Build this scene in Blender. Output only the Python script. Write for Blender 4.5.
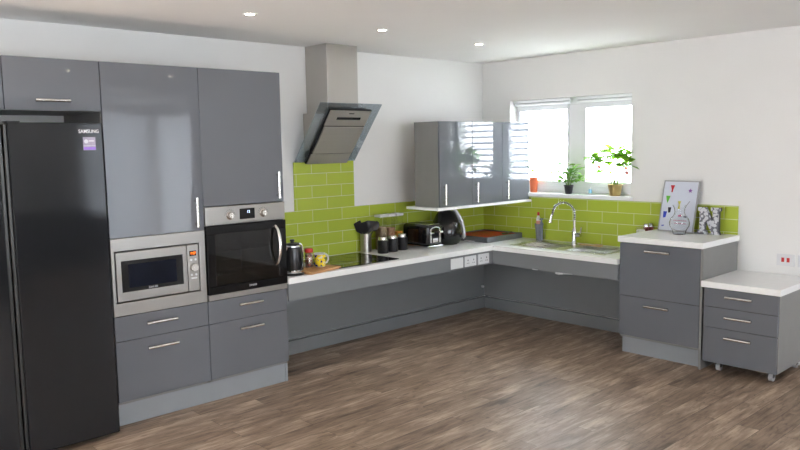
import bpy, bmesh, math, random
from mathutils import Vector, Matrix
PI = math.pi
random.seed(7)
for o in list(bpy.data.objects): bpy.data.objects.remove(o)
scene = bpy.context.scene
COL = scene.collection

# ------------------------------------------------------------------ camera
cam_d = bpy.data.cameras.new('camera'); cam = bpy.data.objects.new('camera', cam_d); COL.objects.link(cam)
scene.camera = cam
cam_d.sensor_width = 36.0; cam_d.lens = 36.0 * 742.46 / 800.0; cam_d.clip_start = 0.05
CAM = Vector((-5.6366, -4.8264, 1.6217))
yaw, pit, rol = math.radians(42.989), math.radians(-6.0895), math.radians(-1.0207)
fw = Vector((math.sin(yaw)*math.cos(pit), math.cos(yaw)*math.cos(pit), math.sin(pit)))
rt = Vector((math.cos(yaw), -math.sin(yaw), 0)); up = rt.cross(fw)
r2 = rt*math.cos(rol) + up*math.sin(rol); u2 = -rt*math.sin(rol) + up*math.cos(rol)
cam.matrix_world = Matrix(((r2.x, u2.x, -fw.x, CAM.x), (r2.y, u2.y, -fw.y, CAM.y), (r2.z, u2.z, -fw.z, CAM.z), (0, 0, 0, 1)))

# ------------------------------------------------------------------ world, daylight, exposure
world = bpy.data.worlds.new('overcast_sky'); scene.world = world; world.use_nodes = True
wn = world.node_tree.nodes; wl = world.node_tree.links
bg = wn['Background']
tc = wn.new('ShaderNodeTexCoord'); sep = wn.new('ShaderNodeSeparateXYZ'); rmp = wn.new('ShaderNodeValToRGB')
wl.new(tc.outputs['Generated'], sep.inputs[0]); wl.new(sep.outputs['Z'], rmp.inputs[0])
rmp.color_ramp.elements[0].position = 0.0; rmp.color_ramp.elements[0].color = (0.80, 0.85, 0.91, 1)
rmp.color_ramp.elements[1].position = 0.6; rmp.color_ramp.elements[1].color = (0.88, 0.94, 1.0, 1)
wl.new(rmp.outputs[0], bg.inputs['Color']); # sky strength raised for more light on the side the kitchen window faces
mrx = wn.new('ShaderNodeMapRange'); mrx.inputs[1].default_value = -0.2; mrx.inputs[2].default_value = 0.9; mrx.inputs[3].default_value = 9.0; mrx.inputs[4].default_value = 20.0
wl.new(sep.outputs['X'], mrx.inputs[0]); wl.new(mrx.outputs[0], bg.inputs['Strength'])
scene.view_settings.view_transform = 'Standard'; scene.view_settings.look = 'None'
scene.view_settings.exposure = 0.46; scene.view_settings.gamma = 1.0
scene.view_settings.use_curve_mapping = False

def portal(name, loc, rot, sx, sy):
    """light portal filling a window opening: guides the sky light in, gives off none itself"""
    l = bpy.data.lights.new(name, 'AREA'); l.shape = 'RECTANGLE'; l.size = sx; l.size_y = sy; l.cycles.is_portal = True
    o = bpy.data.objects.new(name, l); COL.objects.link(o); o.location = loc; o.rotation_euler = rot
    return o
portal('daylight_kitchen_window', (0.20, -0.975, 1.59), (0, PI/2, 0), 0.88, 1.28)
portal('daylight_added_left_opening', (-8.6, -1.7, 1.13), (0, -PI/2, 0), 2.24, 1.6)  # unseen opening, added so a sunlit floor patch lights the ceiling
sl = bpy.data.lights.new('sun', 'SUN'); sl.energy = 60; sl.angle = math.radians(0.6); sl.color = (0.96, 0.97, 0.98)
so = bpy.data.objects.new('sun', sl); COL.objects.link(so)
so.rotation_euler = Vector((1.0, 0.0, -0.72)).to_track_quat('-Z', 'Y').to_euler()

portal('daylight_back_window', (-4.4, -8.6, 1.25), (-PI/2, 0, 0), 3.4, 2.1)
portal('daylight_added_right_opening', (0.2, -7.8, 1.1), (0, PI/2, 0), 2.2, 1.3)  # unseen opening, added for the bright reflection in the larder door

# ------------------------------------------------------------------ materials
def mat(name, col, rough=0.5, metal=0.0, coat=0.0, trans=0.0, ior=1.45, emis=None, estr=0.0, noise=0.0, nscale=8.0, bump=0.0, bscale=60.0, spec=0.5, alpha=1.0):
    m = bpy.data.materials.new(name); m.use_nodes = True
    nt = m.node_tree; b = nt.nodes['Principled BSDF']
    c = (col[0], col[1], col[2], 1)
    b.inputs['Base Color'].default_value = c
    b.inputs['Roughness'].default_value = rough; b.inputs['Metallic'].default_value = metal
    b.inputs['Coat Weight'].default_value = coat; b.inputs['Coat Roughness'].default_value = 0.03
    b.inputs['Transmission Weight'].default_value = trans; b.inputs['IOR'].default_value = ior
    b.inputs['Specular IOR Level'].default_value = spec; b.inputs['Alpha'].default_value = alpha
    if emis: b.inputs['Emission Color'].default_value = (*emis, 1); b.inputs['Emission Strength'].default_value = estr
    tcn = nt.nodes.new('ShaderNodeTexCoord')
    n = nt.nodes.new('ShaderNodeTexNoise'); n.inputs['Scale'].default_value = nscale; n.inputs['Detail'].default_value = 4
    nt.links.new(tcn.outputs['Object'], n.inputs['Vector'])
    if noise > 0:
        r = nt.nodes.new('ShaderNodeValToRGB')
        r.color_ramp.elements[0].color = tuple(x*(1-noise) for x in col) + (1,)
        r.color_ramp.elements[1].color = tuple(min(1, x*(1+noise)) for x in col) + (1,)
        r.color_ramp.elements[0].position = 0.3; r.color_ramp.elements[1].position = 0.7
        nt.links.new(n.outputs['Fac'], r.inputs[0]); nt.links.new(r.outputs[0], b.inputs['Base Color'])
    if bump > 0:
        n2 = nt.nodes.new('ShaderNodeTexNoise'); n2.inputs['Scale'].default_value = bscale
        nt.links.new(tcn.outputs['Object'], n2.inputs['Vector'])
        bp = nt.nodes.new('ShaderNodeBump'); bp.inputs['Strength'].default_value = bump; bp.inputs['Distance'].default_value = 0.002
        nt.links.new(n2.outputs['Fac'], bp.inputs['Height']); nt.links.new(bp.outputs[0], b.inputs['Normal'])
    return m

M = {}
M['wall'] = mat('white_wall_paint', (0.80, 0.79, 0.77), 0.85, noise=0.015, nscale=2, bump=0.05, bscale=90)
M['ceiling'] = mat('ceiling_paint', (0.88, 0.87, 0.855), 0.9, noise=0.01, nscale=2)
M['gloss'] = mat('gloss_grey_door', (0.140, 0.149, 0.166), 0.02, coat=0.0, spec=0.62, noise=0.02, nscale=3)
M['matt'] = mat('matt_grey_carcass', (0.225, 0.222, 0.216), 0.42, noise=0.03, nscale=10)
M['panel'] = mat('satin_grey_panel', (0.205, 0.215, 0.225), 0.35, noise=0.02, nscale=5)
M['plinth'] = mat('pale_grey_plinth', (0.275, 0.292, 0.31), 0.35, noise=0.03, nscale=6)
M['top'] = mat('white_laminate_worktop', (0.88, 0.88, 0.87), 0.25, noise=0.02, nscale=25)
M['white'] = mat('white_plastic', (0.70, 0.70, 0.71), 0.3, noise=0.01)
M['upvc'] = mat('white_window_frame', (0.85, 0.86, 0.88), 0.25, noise=0.01)
M['chrome'] = mat('polished_chrome', (0.75, 0.75, 0.76), 0.08, metal=1.0, noise=0.02)
M['handle'] = mat('brushed_handle_steel', (0.64, 0.62, 0.59), 0.24, metal=1.0, noise=0.02)
M['black'] = mat('black_plastic', (0.016, 0.016, 0.018), 0.3, noise=0.1)
M['blackgloss'] = mat('gloss_black', (0.006, 0.006, 0.008), 0.08, coat=0.5, noise=0.1)
M['fridge'] = mat('gloss_black_fridge', (0.012, 0.013, 0.015), 0.07, noise=0.05, nscale=2)
M['blackglass'] = mat('black_oven_glass', (0.006, 0.006, 0.007), 0.04, noise=0.05, spec=0.3)
M['gap'] = mat('dark_shadow_gap', (0.02, 0.02, 0.022), 0.8, noise=0.05)
M['rubber'] = mat('dark_rubber', (0.03, 0.03, 0.03), 0.7, noise=0.1)
M['red'] = mat('red_plastic', (0.55, 0.02, 0.02), 0.35, noise=0.05)
M['lamp'] = mat('lit_lamp', (1, 0.95, 0.85), 0.5, emis=(1.0, 0.88, 0.68), estr=40)

def steel(name, axis, col=(0.50, 0.48, 0.45), rough=0.3):
    m = mat(name, col, rough, metal=1.0); nt = m.node_tree; b = nt.nodes['Principled BSDF']
    t = nt.nodes.new('ShaderNodeTexCoord'); mp = nt.nodes.new('ShaderNodeMapping')
    s = [260, 260, 260]; s['xyz'.index(axis)] = 3
    mp.inputs['Scale'].default_value = s
    n = nt.nodes.new('ShaderNodeTexNoise'); n.inputs['Scale'].default_value = 1.0; n.inputs['Detail'].default_value = 2
    nt.links.new(t.outputs['Object'], mp.inputs[0]); nt.links.new(mp.outputs[0], n.inputs['Vector'])
    r = nt.nodes.new('ShaderNodeMapRange'); r.inputs[3].default_value = rough*0.75; r.inputs[4].default_value = rough*1.3
    nt.links.new(n.outputs['Fac'], r.inputs[0]); nt.links.new(r.outputs[0], b.inputs['Roughness'])
    bp = nt.nodes.new('ShaderNodeBump'); bp.inputs['Strength'].default_value = 0.08; bp.inputs['Distance'].default_value = 0.0005
    nt.links.new(n.outputs['Fac'], bp.inputs['Height']); nt.links.new(bp.outputs[0], b.inputs['Normal'])
    return m
M['steel_h'] = steel('brushed_steel_horizontal', 'x', (0.36, 0.345, 0.32), 0.33)
M['steel_v'] = steel('brushed_steel_vertical', 'z', (0.50, 0.48, 0.45), 0.32)
M['steel_hood'] = steel('satin_hood_steel', 'x', (0.62, 0.60, 0.565), 0.48)
M['steel_sink'] = steel('sink_steel', 'y', (0.62, 0.615, 0.60), 0.27)

def glass(name, tint=(1, 1, 1), rough=0.0, mixf=0.12, gcol=None):
    """thin glass sheet: mostly transparent, fresnel gloss"""
    m = bpy.data.materials.new(name); m.use_nodes = True; nt = m.node_tree
    for n in list(nt.nodes): nt.nodes.remove(n)
    out = nt.nodes.new('ShaderNodeOutputMaterial'); mix = nt.nodes.new('ShaderNodeMixShader')
    tr = nt.nodes.new('ShaderNodeBsdfTransparent'); tr.inputs[0].default_value = (*tint, 1)
    gl = nt.nodes.new('ShaderNodeBsdfGlossy'); gl.inputs['Roughness'].default_value = rough
    gl.inputs[0].default_value = (*(gcol or (1, 1, 1)), 1)
    fr = nt.nodes.new('ShaderNodeLayerWeight'); fr.inputs[0].default_value = 0.5
    pw_ = nt.nodes.new('ShaderNodeMath'); pw_.operation = 'POWER'; pw_.inputs[1].default_value = 5.0; nt.links.new(fr.outputs['Facing'], pw_.inputs[0])
    ma = nt.nodes.new('ShaderNodeMath'); ma.operation = 'ADD'; ma.inputs[1].default_value = 0.04 + mixf; ma.use_clamp = True
    nt.links.new(pw_.outputs[0], ma.inputs[0]); nt.links.new(ma.outputs[0], mix.inputs[0])
    nt.links.new(tr.outputs[0], mix.inputs[1]); nt.links.new(gl.outputs[0], mix.inputs[2]); nt.links.new(mix.outputs[0], out.inputs[0])
    return m
M['pane'] = glass('window_glass', (0.98, 0.99, 1.0), 0.0, 0.0)
M['clear'] = glass('clear_glass', (0.95, 0.96, 0.96), 0.02, 0.05)
M['hoodglass'] = glass('smoked_hood_glass', (0.66, 0.72, 0.76), 0.02, 0.10)
M['ovenpane'] = glass('dark_oven_window', (0.30, 0.30, 0.31), 0.02, 0.0)

def tile_mat(name, axis):
    m = mat(name, (0.3, 0.4, 0.03), 0.16); nt = m.node_tree; b = nt.nodes['Principled BSDF']
    t = nt.nodes.new('ShaderNodeTexCoord'); s = nt.nodes.new('ShaderNodeSeparateXYZ'); c = nt.nodes.new('ShaderNodeCombineXYZ')
    nt.links.new(t.outputs['Object'], s.inputs[0])
    nt.links.new(s.outputs['X' if axis == 'x' else 'Y'], c.inputs[0])
    ad = nt.nodes.new('ShaderNodeMath'); ad.operation = 'SUBTRACT'; ad.inputs[1].default_value = 0.7335
    nt.links.new(s.outputs['Z'], ad.inputs[0]); nt.links.new(ad.outputs[0], c.inputs[1])
    br = nt.nodes.new('ShaderNodeTexBrick'); br.offset = 0.5; br.squash = 1
    br.inputs['Scale'].default_value = 1.0; br.inputs['Brick Width'].default_value = 0.30; br.inputs['Row Height'].default_value = 0.0972
    br.inputs['Mortar Size'].default_value = 0.0022; br.inputs['Mortar Smooth'].default_value = 0.1
    br.inputs['Color1'].default_value = (0.40, 0.49, 0.055, 1); br.inputs['Color2'].default_value = (0.43, 0.52, 0.062, 1)
    br.inputs['Mortar'].default_value = (0.66, 0.69, 0.45, 1)
    nt.links.new(c.outputs[0], br.inputs['Vector']); nt.links.new(br.outputs['Color'], b.inputs['Base Color'])
    n = nt.nodes.new('ShaderNodeTexNoise'); n.inputs['Scale'].default_value = 14; nt.links.new(t.outputs['Object'], n.inputs['Vector'])
    mx = nt.nodes.new('ShaderNodeMath'); mx.operation = 'MULTIPLY_ADD'; mx.inputs[1].default_value = -1.0
    nt.links.new(br.outputs['Fac'], mx.inputs[0]); 
    m2 = nt.nodes.new('ShaderNodeMath'); m2.operation = 'MULTIPLY'; m2.inputs[1].default_value = 0.35
    nt.links.new(n.outputs['Fac'], m2.inputs[0]); nt.links.new(m2.outputs[0], mx.inputs[2])
    bp = nt.nodes.new('ShaderNodeBump'); bp.inputs['Strength'].default_value = 0.5; bp.inputs['Distance'].default_value = 0.002
    nt.links.new(mx.outputs[0], bp.inputs['Height']); nt.links.new(bp.outputs[0], b.inputs['Normal'])
    return m
M['tile_x'] = tile_mat('lime_green_tile_hood_wall', 'x'); M['tile_y'] = tile_mat('lime_green_tile_window_wall', 'y')

def floor_mat():
    m = mat('weathered_oak_planks', (0.2, 0.14, 0.1), 0.38); nt = m.node_tree; b = nt.nodes['Principled BSDF']; L = nt.links.new
    t = nt.nodes.new('ShaderNodeTexCoord')
    br = nt.nodes.new('ShaderNodeTexBrick'); br.offset = 0.37; br.offset_frequency = 2; br.squash = 1
    br.inputs['Scale'].default_value = 1; br.inputs['Brick Width'].default_value = 1.05; br.inputs['Row Height'].default_value = 0.125
    br.inputs['Mortar Size'].default_value = 0.0012; br.inputs['Mortar Smooth'].default_value = 0.3; br.inputs['Bias'].default_value = 0.0
    br.inputs['Color1'].default_value = (0, 0, 0, 1); br.inputs['Color2'].default_value = (1, 1, 1, 1); br.inputs['Mortar'].default_value = (0.2, 0.2, 0.2, 1)
    L(t.outputs['Object'], br.inputs['Vector'])
    # per-plank offset of the grain
    sc = nt.nodes.new('ShaderNodeVectorMath'); sc.operation = 'MULTIPLY'; sc.inputs[1].default_value = (7.3, 3.1, 5.0)
    L(br.outputs['Color'], sc.inputs[0])
    ad = nt.nodes.new('ShaderNodeVectorMath'); ad.operation = 'ADD'; L(t.outputs['Object'], ad.inputs[0]); L(sc.outputs[0], ad.inputs[1])
    mp = nt.nodes.new('ShaderNodeMapping'); mp.inputs['Scale'].default_value = (2.6, 24, 1); L(ad.outputs[0], mp.inputs[0])
    n = nt.nodes.new('ShaderNodeTexNoise'); n.inputs['Scale'].default_value = 1.6; n.inputs['Detail'].default_value = 8; n.inputs['Roughness'].default_value = 0.62; n.inputs['Distortion'].default_value = 0.6
    L(mp.outputs[0], n.inputs['Vector'])
    mp2 = nt.nodes.new('ShaderNodeMapping'); mp2.inputs['Scale'].default_value = (2.2, 6.5, 1); L(ad.outputs[0], mp2.inputs[0])
    n2 = nt.nodes.new('ShaderNodeTexNoise'); n2.inputs['Scale'].default_value = 1.5; n2.inputs['Detail'].default_value = 3; L(mp2.outputs[0], n2.inputs['Vector'])
    r = nt.nodes.new('ShaderNodeValToRGB'); e = r.color_ramp.elements
    e[0].position = 0.28; e[0].color = (0.100, 0.066, 0.045, 1); e[1].position = 0.74; e[1].color = (0.58, 0.45, 0.34, 1)
    x = e.new(0.42); x.color = (0.225, 0.158, 0.112, 1); x = e.new(0.54); x.color = (0.315, 0.225, 0.160, 1)
    mixv = nt.nodes.new('ShaderNodeMath'); mixv.operation = 'MULTIPLY_ADD'; mixv.inputs[1].default_value = 0.55
    s2 = nt.nodes.new('ShaderNodeMath'); s2.operation = 'MULTIPLY'; s2.inputs[1].default_value = 0.62; L(n.outputs['Fac'], s2.inputs[0])
    L(n2.outputs['Fac'], mixv.inputs[0]); L(s2.outputs[0], mixv.inputs[2])
    sp = nt.nodes.new('ShaderNodeSeparateColor'); L(br.outputs['Color'], sp.inputs[0])
    pm = nt.nodes.new('ShaderNodeMath'); pm.operation = 'MULTIPLY_ADD'; pm.inputs[1].default_value = 0.16; L(sp.outputs[0], pm.inputs[0])
    sb = nt.nodes.new('ShaderNodeMath'); sb.operation = 'SUBTRACT'; sb.inputs[1].default_value = 0.155; L(mixv.outputs[0], sb.inputs[0]); L(sb.outputs[0], pm.inputs[2])
    L(pm.outputs[0], r.inputs[0])
    mp3 = nt.nodes.new('ShaderNodeMapping'); mp3.inputs['Scale'].default_value = (3.0, 11, 1); L(ad.outputs[0], mp3.inputs[0])
    n3 = nt.nodes.new('ShaderNodeTexNoise'); n3.inputs['Scale'].default_value = 2.4; n3.inputs['Detail'].default_value = 6; n3.inputs['Distortion'].default_value = 1.6; L(mp3.outputs[0], n3.inputs['Vector'])
    k3 = nt.nodes.new('ShaderNodeMapRange'); k3.inputs[1].default_value = 0.56; k3.inputs[2].default_value = 0.70; k3.inputs[3].default_value = 0.0; k3.inputs[4].default_value = 0.50; L(n3.outputs['Fac'], k3.inputs[0])
    kd = nt.nodes.new('ShaderNodeMix'); kd.data_type = 'RGBA'; kd.inputs['B'].default_value = (0.075, 0.046, 0.030, 1); L(k3.outputs[0], kd.inputs['Factor']); L(r.outputs[0], kd.inputs['A'])
    mm = nt.nodes.new('ShaderNodeMix'); mm.data_type = 'RGBA'; L(br.outputs['Fac'], mm.inputs['Factor']); L(kd.outputs['Result'], mm.inputs['A']); mm.inputs['B'].default_value = (0.05, 0.035, 0.025, 1)
    L(mm.outputs['Result'], b.inputs['Base Color'])
    rr = nt.nodes.new('ShaderNodeMapRange'); rr.inputs[3].default_value = 0.52; rr.inputs[4].default_value = 0.36; L(n.outputs['Fac'], rr.inputs[0]); L(rr.outputs[0], b.inputs['Roughness'])
    bp = nt.nodes.new('ShaderNodeBump'); bp.inputs['Strength'].default_value = 0.25; bp.inputs['Distance'].default_value = 0.002
    L(n.outputs['Fac'], bp.inputs['Height']); L(bp.outputs[0], b.inputs['Normal'])
    return m
M['floor'] = floor_mat()

def wood_mat(name, c1, c2, axis='x', sc=1.0):
    m = mat(name, c1, 0.5); nt = m.node_tree; b = nt.nodes['Principled BSDF']; L = nt.links.new
    t = nt.nodes.new('ShaderNodeTexCoord'); mp = nt.nodes.new('ShaderNodeMapping')
    s = [40*sc]*3; s['xyz'.index(axis)] = 4*sc; mp.inputs['Scale'].default_value = s; L(t.outputs['Object'], mp.inputs[0])
    n = nt.nodes.new('ShaderNodeTexNoise'); n.inputs['Scale'].default_value = 1; n.inputs['Detail'].default_value = 5; L(mp.outputs[0], n.inputs['Vector'])
    r = nt.nodes.new('ShaderNodeValToRGB'); r.color_ramp.elements[0].position = 0.35; r.color_ramp.elements[1].position = 0.65
    r.color_ramp.elements[0].color = (*c1, 1); r.color_ramp.elements[1].color = (*c2, 1); L(n.outputs['Fac'], r.inputs[0]); L(r.outputs[0], b.inputs['Base Color'])
    return m
M['board'] = wood_mat('chopping_board_wood', (0.42, 0.19, 0.07), (0.66, 0.37, 0.16))

# ------------------------------------------------------------------ mesh builder
class MB:
    def __init__(s): s.bm = bmesh.new()
    def box(s, x0, x1, y0, y1, z0, z1, R=None):
        vs = [s.bm.verts.new(Vector(p) if R is None else R @ Vector(p)) for p in
              [(x0,y0,z0),(x1,y0,z0),(x1,y1,z0),(x0,y1,z0),(x0,y0,z1),(x1,y0,z1),(x1,y1,z1),(x0,y1,z1)]]
        for f in [(0,3,2,1),(4,5,6,7),(0,1,5,4),(1,2,6,5),(2,3,7,6),(3,0,4,7)]: s.bm.faces.new([vs[i] for i in f])
        return s
    def hexa(s, pts):
        vs = [s.bm.verts.new(p) for p in pts]
        for f in [(0,3,2,1),(4,5,6,7),(0,1,5,4),(1,2,6,5),(2,3,7,6),(3,0,4,7)]: s.bm.faces.new([vs[i] for i in f])
        return s
    def prism(s, poly, a, b, axis='z', R=None):
        """poly in the two other axes, extruded from a to b"""
        def P(p, t):
            v = Vector({'z': (p[0], p[1], t), 'x': (t, p[0], p[1]), 'y': (p[0], t, p[1])}[axis])
            return v if R is None else R @ v
        A = [s.bm.verts.new(P(p, a)) for p in poly]; B = [s.bm.verts.new(P(p, b)) for p in poly]
        s.bm.faces.new(A); s.bm.faces.new(B[::-1])
        for i in range(len(poly)):
            j = (i+1) % len(poly); s.bm.faces.new([A[j], A[i], B[i], B[j]])
        return s
    def cyl(s, p0, p1, r0, r1=None, n=20):
        p0, p1 = Vector(p0), Vector(p1); r1 = r0 if r1 is None else r1
        d = (p1-p0).normalized(); a = d.orthogonal().normalized(); b = d.cross(a)
        A = [s.bm.verts.new(p0 + (a*math.cos(2*PI*i/n)+b*math.sin(2*PI*i/n))*r0) for i in range(n)]
        B = [s.bm.verts.new(p1 + (a*math.cos(2*PI*i/n)+b*math.sin(2*PI*i/n))*r1) for i in range(n)]
        for i in range(n):
            j = (i+1) % n; s.bm.faces.new([A[i], A[j], B[j], B[i]])
        s.bm.faces.new(A[::-1]); s.bm.faces.new(B)
        return s
    def lathe(s, prof, c=(0, 0, 0), n=28, sx=1, sy=1, cap=True):
        c = Vector(c); rings = []
        for r, z in prof:
            rings.append([s.bm.verts.new(c + Vector((r*sx*math.cos(2*PI*i/n), r*sy*math.sin(2*PI*i/n), z))) for i in range(n)])
        for a, b in zip(rings, rings[1:]):
            for i in range(n):
                j = (i+1) % n; s.bm.faces.new([a[i], a[j], b[j], b[i]])
        if cap:
            s.bm.faces.new(rings[0][::-1]); s.bm.faces.new(rings[-1])
        return s
    def tube(s, pts, r, n=10, closed=False):
        pts = [Vector(p) for p in pts]; rings = []; prev = None
        N = len(pts)
        for i, p in enumerate(pts):
            if closed: d = (pts[(i+1) % N]-pts[i-1]).normalized()
            else: d = (pts[min(i+1, N-1)]-pts[max(i-1, 0)]).normalized()
            a = d.orthogonal().normalized() if prev is None else (prev - d*prev.dot(d)).normalized()
            prev = a; b = d.cross(a); rr = r[i] if isinstance(r, (list, tuple)) else r
            rings.append([s.bm.verts.new(p + (a*math.cos(2*PI*k/n)+b*math.sin(2*PI*k/n))*rr) for k in range(n)])
        pairs = list(zip(rings, rings[1:])) + ([(rings[-1], rings[0])] if closed else [])
        for A, B in pairs:
            for k in range(n):
                j = (k+1) % n; s.bm.faces.new([A[k], A[j], B[j], B[k]])
        if not closed: s.bm.faces.new(rings[0][::-1]); s.bm.faces.new(rings[-1])
        return s
    def sphere(s, c, r, n=12, sz=1):
        m = bmesh.ops.create_uvsphere(s.bm, u_segments=n, v_segments=max(6, n//2), radius=r)
        for v in m['verts']: v.co = Vector((v.co.x, v.co.y, v.co.z*sz)) + Vector(c)
        return s
    def face(s, pts):
        s.bm.faces.new([s.bm.verts.new(p) for p in pts]); return s

def link(name, mb, m, parent=None, bevel=0.0, smooth=False, seg=2):
    """link one mesh object; with a parent the coordinates are world ones, shifted to the parent's origin"""
    bm = mb.bm
    if parent is not None and not parent.get('_local'):
        off = parent['_o']; off = Vector(off)
        for v in bm.verts: v.co -= off
    bmesh.ops.recalc_face_normals(bm, faces=bm.faces)
    me = bpy.data.meshes.new(name); bm.to_mesh(me); bm.free()
    me.materials.append(M[m] if isinstance(m, str) else m)
    if smooth: me.shade_smooth(); me.set_sharp_from_angle(angle=math.radians(38))
    o = bpy.data.objects.new(name, me); COL.objects.link(o)
    if bevel > 0:
        md = o.modifiers.new('bevel', 'BEVEL'); md.width = bevel; md.segments = seg; md.limit_method = 'ANGLE'; md.angle_limit = math.radians(50)
    if parent is not None: o.parent = parent
    ORIG[o.name] = tuple(Vector(ORIG.get(parent.name, (0, 0, 0)))) if parent is not None else (0, 0, 0)
    return o
ORIG = {}
class Root:
    pass
def thing(name, label, cat, loc=(0, 0, 0), rotz=0.0, group=None):
    o = bpy.data.objects.new(name, None); COL.objects.link(o); o.location = loc; o.rotation_euler = (0, 0, rotz)
    o.empty_display_size = 0.05
    o['label'] = label; o['category'] = cat
    if group: o['group'] = group
    ORIG[o.name] = tuple(loc); return o
def part(name, mb, m, parent, bevel=0.0, smooth=False, local=False, seg=2, label=None):
    """child mesh; world coordinates unless local=True"""
    if not local:
        off = Vector(ORIG[parent.name])
        for v in mb.bm.verts: v.co -= off
    o = link(name, mb, m, None, bevel, smooth, seg); o.parent = parent
    ORIG[o.name] = ORIG[parent.name]
    if label: o['label'] = label
    return o
def single(name, mb, m, label, cat, group=None, bevel=0.0, smooth=False, origin=None, seg=2):
    if origin is not None:
        for v in mb.bm.verts: v.co -= Vector(origin)
    o = link(name, mb, m, None, bevel, smooth, seg); o['label'] = label; o['category'] = cat
    if origin is not None: o.location = origin
    if group: o['group'] = group
    return o
def struct(name, mb, m, parent=None, bevel=0.0):
    o = link(name, mb, m, None, bevel)
    if parent is None: o['kind'] = 'structure'
    else: o.parent = parent
    return o
def copy_tree(o, parent=None):
    c = o.copy(); COL.objects.link(c)
    if parent is not None: c.parent = parent
    for ch in o.children: copy_tree(ch, c)
    return c
def bar_handle(parent, a, b, out, m='handle', r=0.0088, stand=0.03, name='handle'):
    """bar handle from a to b, standing `stand` off the face along -out"""
    a, b, out = Vector(a), Vector(b), Vector(out); d = (b-a).normalized()
    h = MB().cyl(a-d*0.012, b+d*0.012, r, n=14)
    for p in (a+d*0.008, b-d*0.008): h.cyl(p, p-out*stand, r*0.8, n=12)
    return part(name, h, m, parent, smooth=True)

# ------------------------------------------------------------------ room
ZC = 2.404; XL, YB = -8.5, -8.5
W0, W1, S0, S1 = -1.612, -0.340, 1.150, 2.025   # window opening in wall_right
struct('floor', MB().box(XL-0.2, 0.25, YB-0.2, 0.25, -0.1, 0.0), 'floor')
struct('ceiling', MB().box(XL-0.2, 0.25, YB-0.2, 0.25, ZC, ZC+0.1), 'ceiling')
struct('wall_hood', MB().box(XL-0.2, 0.25, 0.0, 0.2, 0, ZC), 'wall')
wr = MB().box(0, 0.25, W1, 0.0, 0, ZC).box(0, 0.25, -7.15, W0, 0, ZC).box(0, 0.25, YB, -8.45, 0, ZC).box(0, 0.25, -8.45, -7.15, 2.2, ZC).box(0, 0.25, W0, W1, 0, S0-0.02).box(0, 0.25, W0, W1, S1, ZC)
struct('wall_window', wr, 'wall')
# wall_left with an added opening shaped for a sun patch, wall_back with a wide window (both behind the camera)
wl_ = MB().box(XL-0.2, XL, -0.9, 0.0, 0, ZC).box(XL-0.2, XL, YB, -2.5, 0, ZC).box(XL-0.2, XL, -2.5, -0.9, 2.25, ZC)
struct('wall_left', wl_, 'wall')
wb = MB().box(XL, -6.1, YB-0.2, YB, 0, ZC).box(-2.7, -1.3, YB-0.2, YB, 0, ZC).box(-0.1, 0.0, YB-0.2, YB, 0, ZC).box(-1.3, -0.1, YB-0.2, YB, 2.2, ZC).box(-6.1, -2.7, YB-0.2, YB, 0, 0.2).box(-6.1, -2.7, YB-0.2, YB, 2.3, ZC)  # corner opening is unseen, added to widen the larder door's bright reflection
struct('wall_back', wb, 'wall')
struct('window_2', MB().box(-6.1, -2.7, YB-0.12, YB-0.06, 0.2, 0.27).box(-6.1, -2.7, YB-0.12, YB-0.06, 2.23, 2.3).box(-6.1, -6.03, YB-0.12, YB-0.06, 0.27, 2.23).box(-2.77, -2.7, YB-0.12, YB-0.06, 0.27, 2.23).box(-4.44, -4.36, YB-0.12, YB-0.06, 0.27, 2.23), 'upvc')
struct('added_door_1', MB().box(XL-0.12, XL-0.06, -2.5, -2.44, 0, 2.25).box(XL-0.12, XL-0.06, -0.96, -0.9, 0, 2.25).box(XL-0.12, XL-0.06, -2.44, -0.96, 2.19, 2.25).box(XL-0.12, XL-0.06, -2.44, -0.96, 0, 0.06), 'upvc')  # frame of the unseen left opening added for the sun patch
struct('added_door_2', MB().box(0.1, 0.16, -8.45, -8.38, 0, 2.2).box(0.1, 0.16, -7.22, -7.15, 0, 2.2).box(0.1, 0.16, -8.38, -7.22, 2.13, 2.2).box(0.1, 0.16, -8.38, -7.22, 0, 0.08), 'upvc')  # frame of the unseen side opening added to brighten the larder reflection
net = bpy.data.materials.new('added_curtain_fabric'); net.use_nodes = True; _n = net.node_tree
_t = _n.nodes.new('ShaderNodeBsdfTranslucent'); _t.inputs[0].default_value = (0.55, 0.57, 0.6, 1); _d = _n.nodes['Principled BSDF']; _d.inputs['Base Color'].default_value = (0.6, 0.6, 0.62, 1)
_m = _n.nodes.new('ShaderNodeMixShader'); _m.inputs[0].default_value = 0.55; _n.links.new(_d.outputs[0], _m.inputs[1]); _n.links.new(_t.outputs[0], _m.inputs[2]); _n.links.new(_m.outputs[0], _n.nodes['Material Output'].inputs[0])
def curtain(p0, p1, lb):  # unseen sheers added to dim the openings mirrored in the glossy doors
    p0, p1 = Vector(p0), Vector(p1); L_ = (p1-p0).length; d_ = (p1-p0)/L_; nn_ = Vector((-d_.y, d_.x, 0)); mb = MB(); prev = None
    for i in range(int(L_/0.025)+1):
        q = p0+d_*min(L_, i*0.025)+nn_*0.022*math.sin(i*1.25); a, b = mb.bm.verts.new(q+Vector((0, 0, 0.02))), mb.bm.verts.new(q+Vector((0, 0, 2.28)))
        if prev: mb.bm.faces.new([prev[0], a, b, prev[1]])
        prev = (a, b)
    single('added_net_curtain', mb, net, lb, 'curtain', smooth=True)
curtain((-0.03, -8.42, 0), (-0.03, -6.85, 0), 'unseen net curtain added over the side opening to dim its reflection')
curtain((-1.40, -8.44, 0), (-0.12, -8.44, 0), 'unseen net curtain added over the back opening to dim its reflection')
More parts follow.
